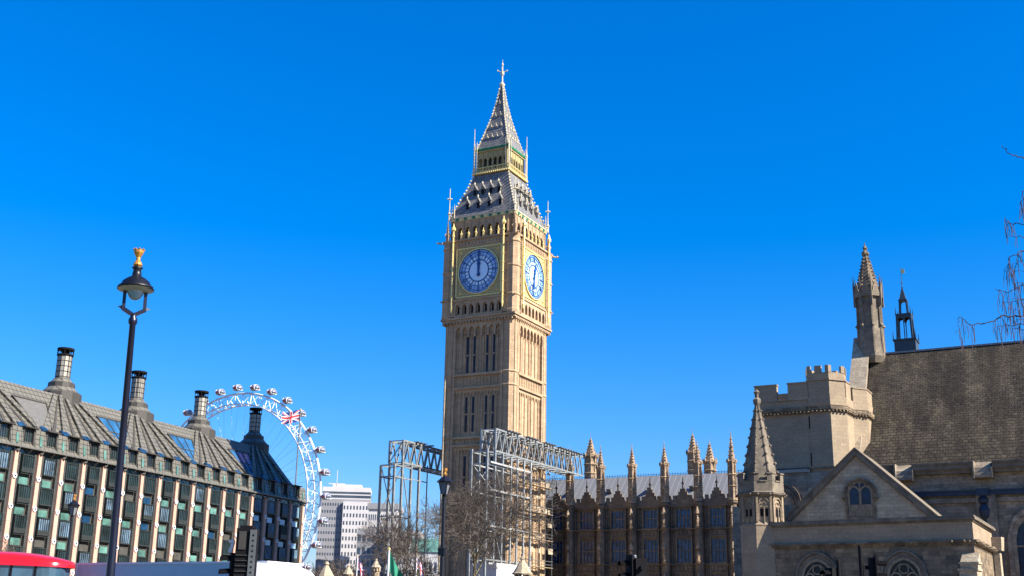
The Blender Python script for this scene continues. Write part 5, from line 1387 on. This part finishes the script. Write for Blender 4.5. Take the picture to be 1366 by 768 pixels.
# ================================================================ TRAFFIC SIGNALS
def signal(px, py, Y, label, rz, heads, pole_top, grp=None):
    """heads: (x offset, top z below py, facing angle, perforated back board)"""
    p = at(px, py, Y); t = thing('traffic_signal', label, 'traffic signal', (p.x, p.y, 0), rz)
    m = MB(); m.lathe([(.057, 0), (.057, p.z + pole_top), (.04, p.z + pole_top + .03)], 10); m.build('pole', M['galvdark'] if px < 900 else M['blackmatt'], t)
    for (dx, dy, dz, ang, board) in heads:
        e_ = bpy.data.objects.new('signal_head', None); col.objects.link(e_); e_.parent = t; e_.location = (dx, dy, p.z + dz); e_.rotation_euler = (0, 0, ang)
        m = MB(); m.box(-.15, .15, 0, .20, -1.0, 0); m.box(-.04, .04, .2, .3, -.3, -.2); m.build('housing', M['blackmatt'], e_)
        m = MB()
        for i in range(3):
            z = -.18 - i * .32
            for j in range(10):
                a, b2 = PI * j / 10, PI * (j + 1) / 10
                m.add([(.125 * math.cos(a), 0, z + .125 * math.sin(a)), (.125 * math.cos(b2), 0, z + .125 * math.sin(b2)), (.12 * math.cos(b2), -.26, z - .02 + .12 * math.sin(b2)), (.12 * math.cos(a), -.26, z - .02 + .12 * math.sin(a))], [(0,1,2,3),(3,2,1,0)])
        m.build('visor', M['blackmatt'], e_)
        if board:
            m = MB(); m.box(-.24, .24, .02, .045, -1.12, .08); m.build('backing_board', M['blackmatt'], e_)
    return t
s1 = signal(332, 703, 30.0, 'tall black traffic signal cabinet with a perforated grey side strip in front of the vans', R(0), [(-.42, .1, -.63, R(-70), False)], -.1)
p = at(332, 703, 30.0)
m = MB(); m.box(-.27, .20, -.12, .35, p.z - 1.6, p.z - .02); m.box(-.2, .1, -.05, .3, p.z - .02, p.z + .05); m.build('large_housing', M['blackmatt'], s1)
m = MB(); m.box(.08, .24, -.16, -.12, p.z - 1.6, p.z - .06); o = m.build('perforated_strip', M['galvdark'], s1)
m = MB()
for i in range(11): m.tube((.16, -.163, p.z - .2 - i * .13), (.16, -.158, p.z - .2 - i * .13), .028, n=10)
m.build('hole', M['dark'], o)
m = MB(); m.box(-.20, -.02, -.14, -.12, p.z - .55, p.z - .1)
for i in range(6): m.box(-.24, .04, -.15, -.12, p.z - .7 - i * .13, p.z - .68 - i * .13)
m.build('panel', M['bronzeband'], s1)
m = MB(); m.beam((-.45, .1, p.z - .62), (-.38, .1, p.z - .35), .08); m.beam((-.48, .1, p.z - .35), (-.36, .08, p.z - .32), .07); m.build('bracket', M['white'], s1)
signal(846.5, 741, 32.0, 'black traffic signal seen from behind against the shaded palace range', R(0), [(-.17, .02, -.05, R(-75), True), (.13, .06, -.06, R(-170), False)], 0)
signal(1147, 728, 32.0, 'traffic signal with a head on its right side before the porch windows', R(0), [(.42, .03, -.3, R(80), True)], 0)
s3 = signal(1118, 747, 36.0, 'slim traffic signal with a small grey head at its left before the left porch window', R(0), [(-.3, .03, -.22, R(-60), False)], 0)

# ================================================================ GATE PIERS, FLAGS, PALE HOARDING
def gate_pier(px, ytop, Y, k, label):
    p = at(px, ytop, Y); H = p.z; t = thing('gate_pier', label, 'stone pier', (p.x, p.y, 0), -PALA, 'stone gate piers along the yard')
    m = MB(); m.lathe([(1.0 * k, 0), (1.0 * k, .8), (.85 * k, 1.0), (.8 * k, H - 2.1 * k)], 8)
    for i in range(8): a = i * PI / 4; m.box(.72 * k * math.cos(a) - .12, .72 * k * math.cos(a) + .12, .72 * k * math.sin(a) - .12, .72 * k * math.sin(a) + .12, H - 2.6 * k, H - 1.7 * k)
    m.build('shaft', M['hall'], t)
    m = MB(); m.lathe([(1.05 * k, H - 1.9 * k), (1.1 * k, H - 1.75 * k), (.95 * k, H - 1.65 * k), (.22 * k, H - .45 * k)], 8); m.lathe([(.15 * k, H - .5 * k), (.28 * k, H - .3 * k), (.2 * k, H - .1 * k), (.05 * k, H)], 8); m.build('cap', M['porch'], t)
gate_pier(697, 741, 125.0, 1.0, 'stone gate pier with a conical cap at the scaffold foot')
gate_pier(436, 748, 130.0, 1.0, 'broad stone pier with a conical cap beside the van nose')
gate_pier(465, 752, 135.0, .6, 'small stone pier top left of the nearer small union flag')
gate_pier(502, 744, 135.0, .55, 'slim stone pier top between the small union flag and the green banner')
hb = thing('hoarding', 'pale grey site hoarding at the foot of the scaffold', 'hoarding', (TC[0], TC[1], 0), -PALA)
zh = 9.6
m = MB(); m.box(5.6, 9.6, -16.5, -16.3, 0, zh); m.box(9.4, 9.6, -16.3, -8, 0, zh); m.build('panel', M['farwhite'], hb)

def union(u, v):
    """0 blue, 1 white, 2 red over u,v in 0..1 of a 2:1 flag"""
    x, y = u * 60 - 30, v * 30 - 15
    if abs(x) < 3 or abs(y) < 3: return 2
    if abs(x) < 5 or abs(y) < 5: return 1
    d1 = (x * .5 - y) / 1.118; d2 = (x * .5 + y) / 1.118
    for d, sgn in ((d1, 1), (d2, -1)):
        if abs(d) < 3:
            side = (1 if x > 0 else -1) * sgn
            if 0 < d * side * (1 if sgn > 0 else 1) < 2: return 2
            return 1
    return 0
def flag(name, label, top, pole_h, w_, h_, rz, droop, mats, fn, poleR=.06, side=-1, pole_r_mat='white'):
    t = thing(name, label, 'flag', (top.x, top.y, top.z - pole_h), rz)
    m = MB(); m.tube((0, 0, 0), (0, 0, pole_h), poleR * 1.4, poleR, n=8); m.build('pole', M[pole_r_mat], t)
    m = MB(); m.octa((0, 0, pole_h + poleR), poleR * 2); m.build('truck', M['gold'], t)
    m = MB(); nx, ny = 48, 24; vs = []
    for j in range(ny + 1):
        for i in range(nx + 1):
            u, v = i / nx, j / ny
            x = side * u * w_ * (1 - droop * .72); y = math.sin(u * 9 + v * 2) * .07 * w_ * u
            z = pole_h - .05 - h_ * (1 - v) - droop * u * w_ * .85 + math.sin(u * 6 + 1) * .05 * h_
            vs.append((x, y, z))
    for j in range(ny):
        for i in range(nx):
            a = j * (nx + 1) + i; m.cur = fn((i + .5) / nx, (j + .5) / ny); m.add([vs[a], vs[a + 1], vs[a + nx + 2], vs[a + nx + 1]], [(0, 1, 2, 3)])
    m.build('cloth', mats, t)
UM = [M['bflag'], M['wflag'], M['rflag']]
ft = at(401, 546, 208.0)
flag('rooftop_flag', 'union flag flying from a tall pole on the right end of the office roof', ft, ft.z - 22, 3.7, 2.1, R(8), .18, UM, union, .09, pole_r_mat='galvdark')
ft = at(477, 741, 120.0); flag('street_flag', 'small drooping union flag on a white pole in front of the riverside trees', ft, ft.z, 2.0, 1.2, R(0), .8, UM, union, .05, 1)
ft = at(556, 741, 125.0); flag('street_flag', 'small drooping union flag behind the lamp post near the clock tower', ft, ft.z, 2.0, 1.2, R(0), .75, UM, union, .05, 1)
ft = at(519, 733, 90.0); flag('green_banner', 'drooping dark green flag on a white pole below the left gantry', ft, ft.z, 2.6, 1.4, R(0), .8, [M['gflag']], lambda u, v: 0, .07, 1)
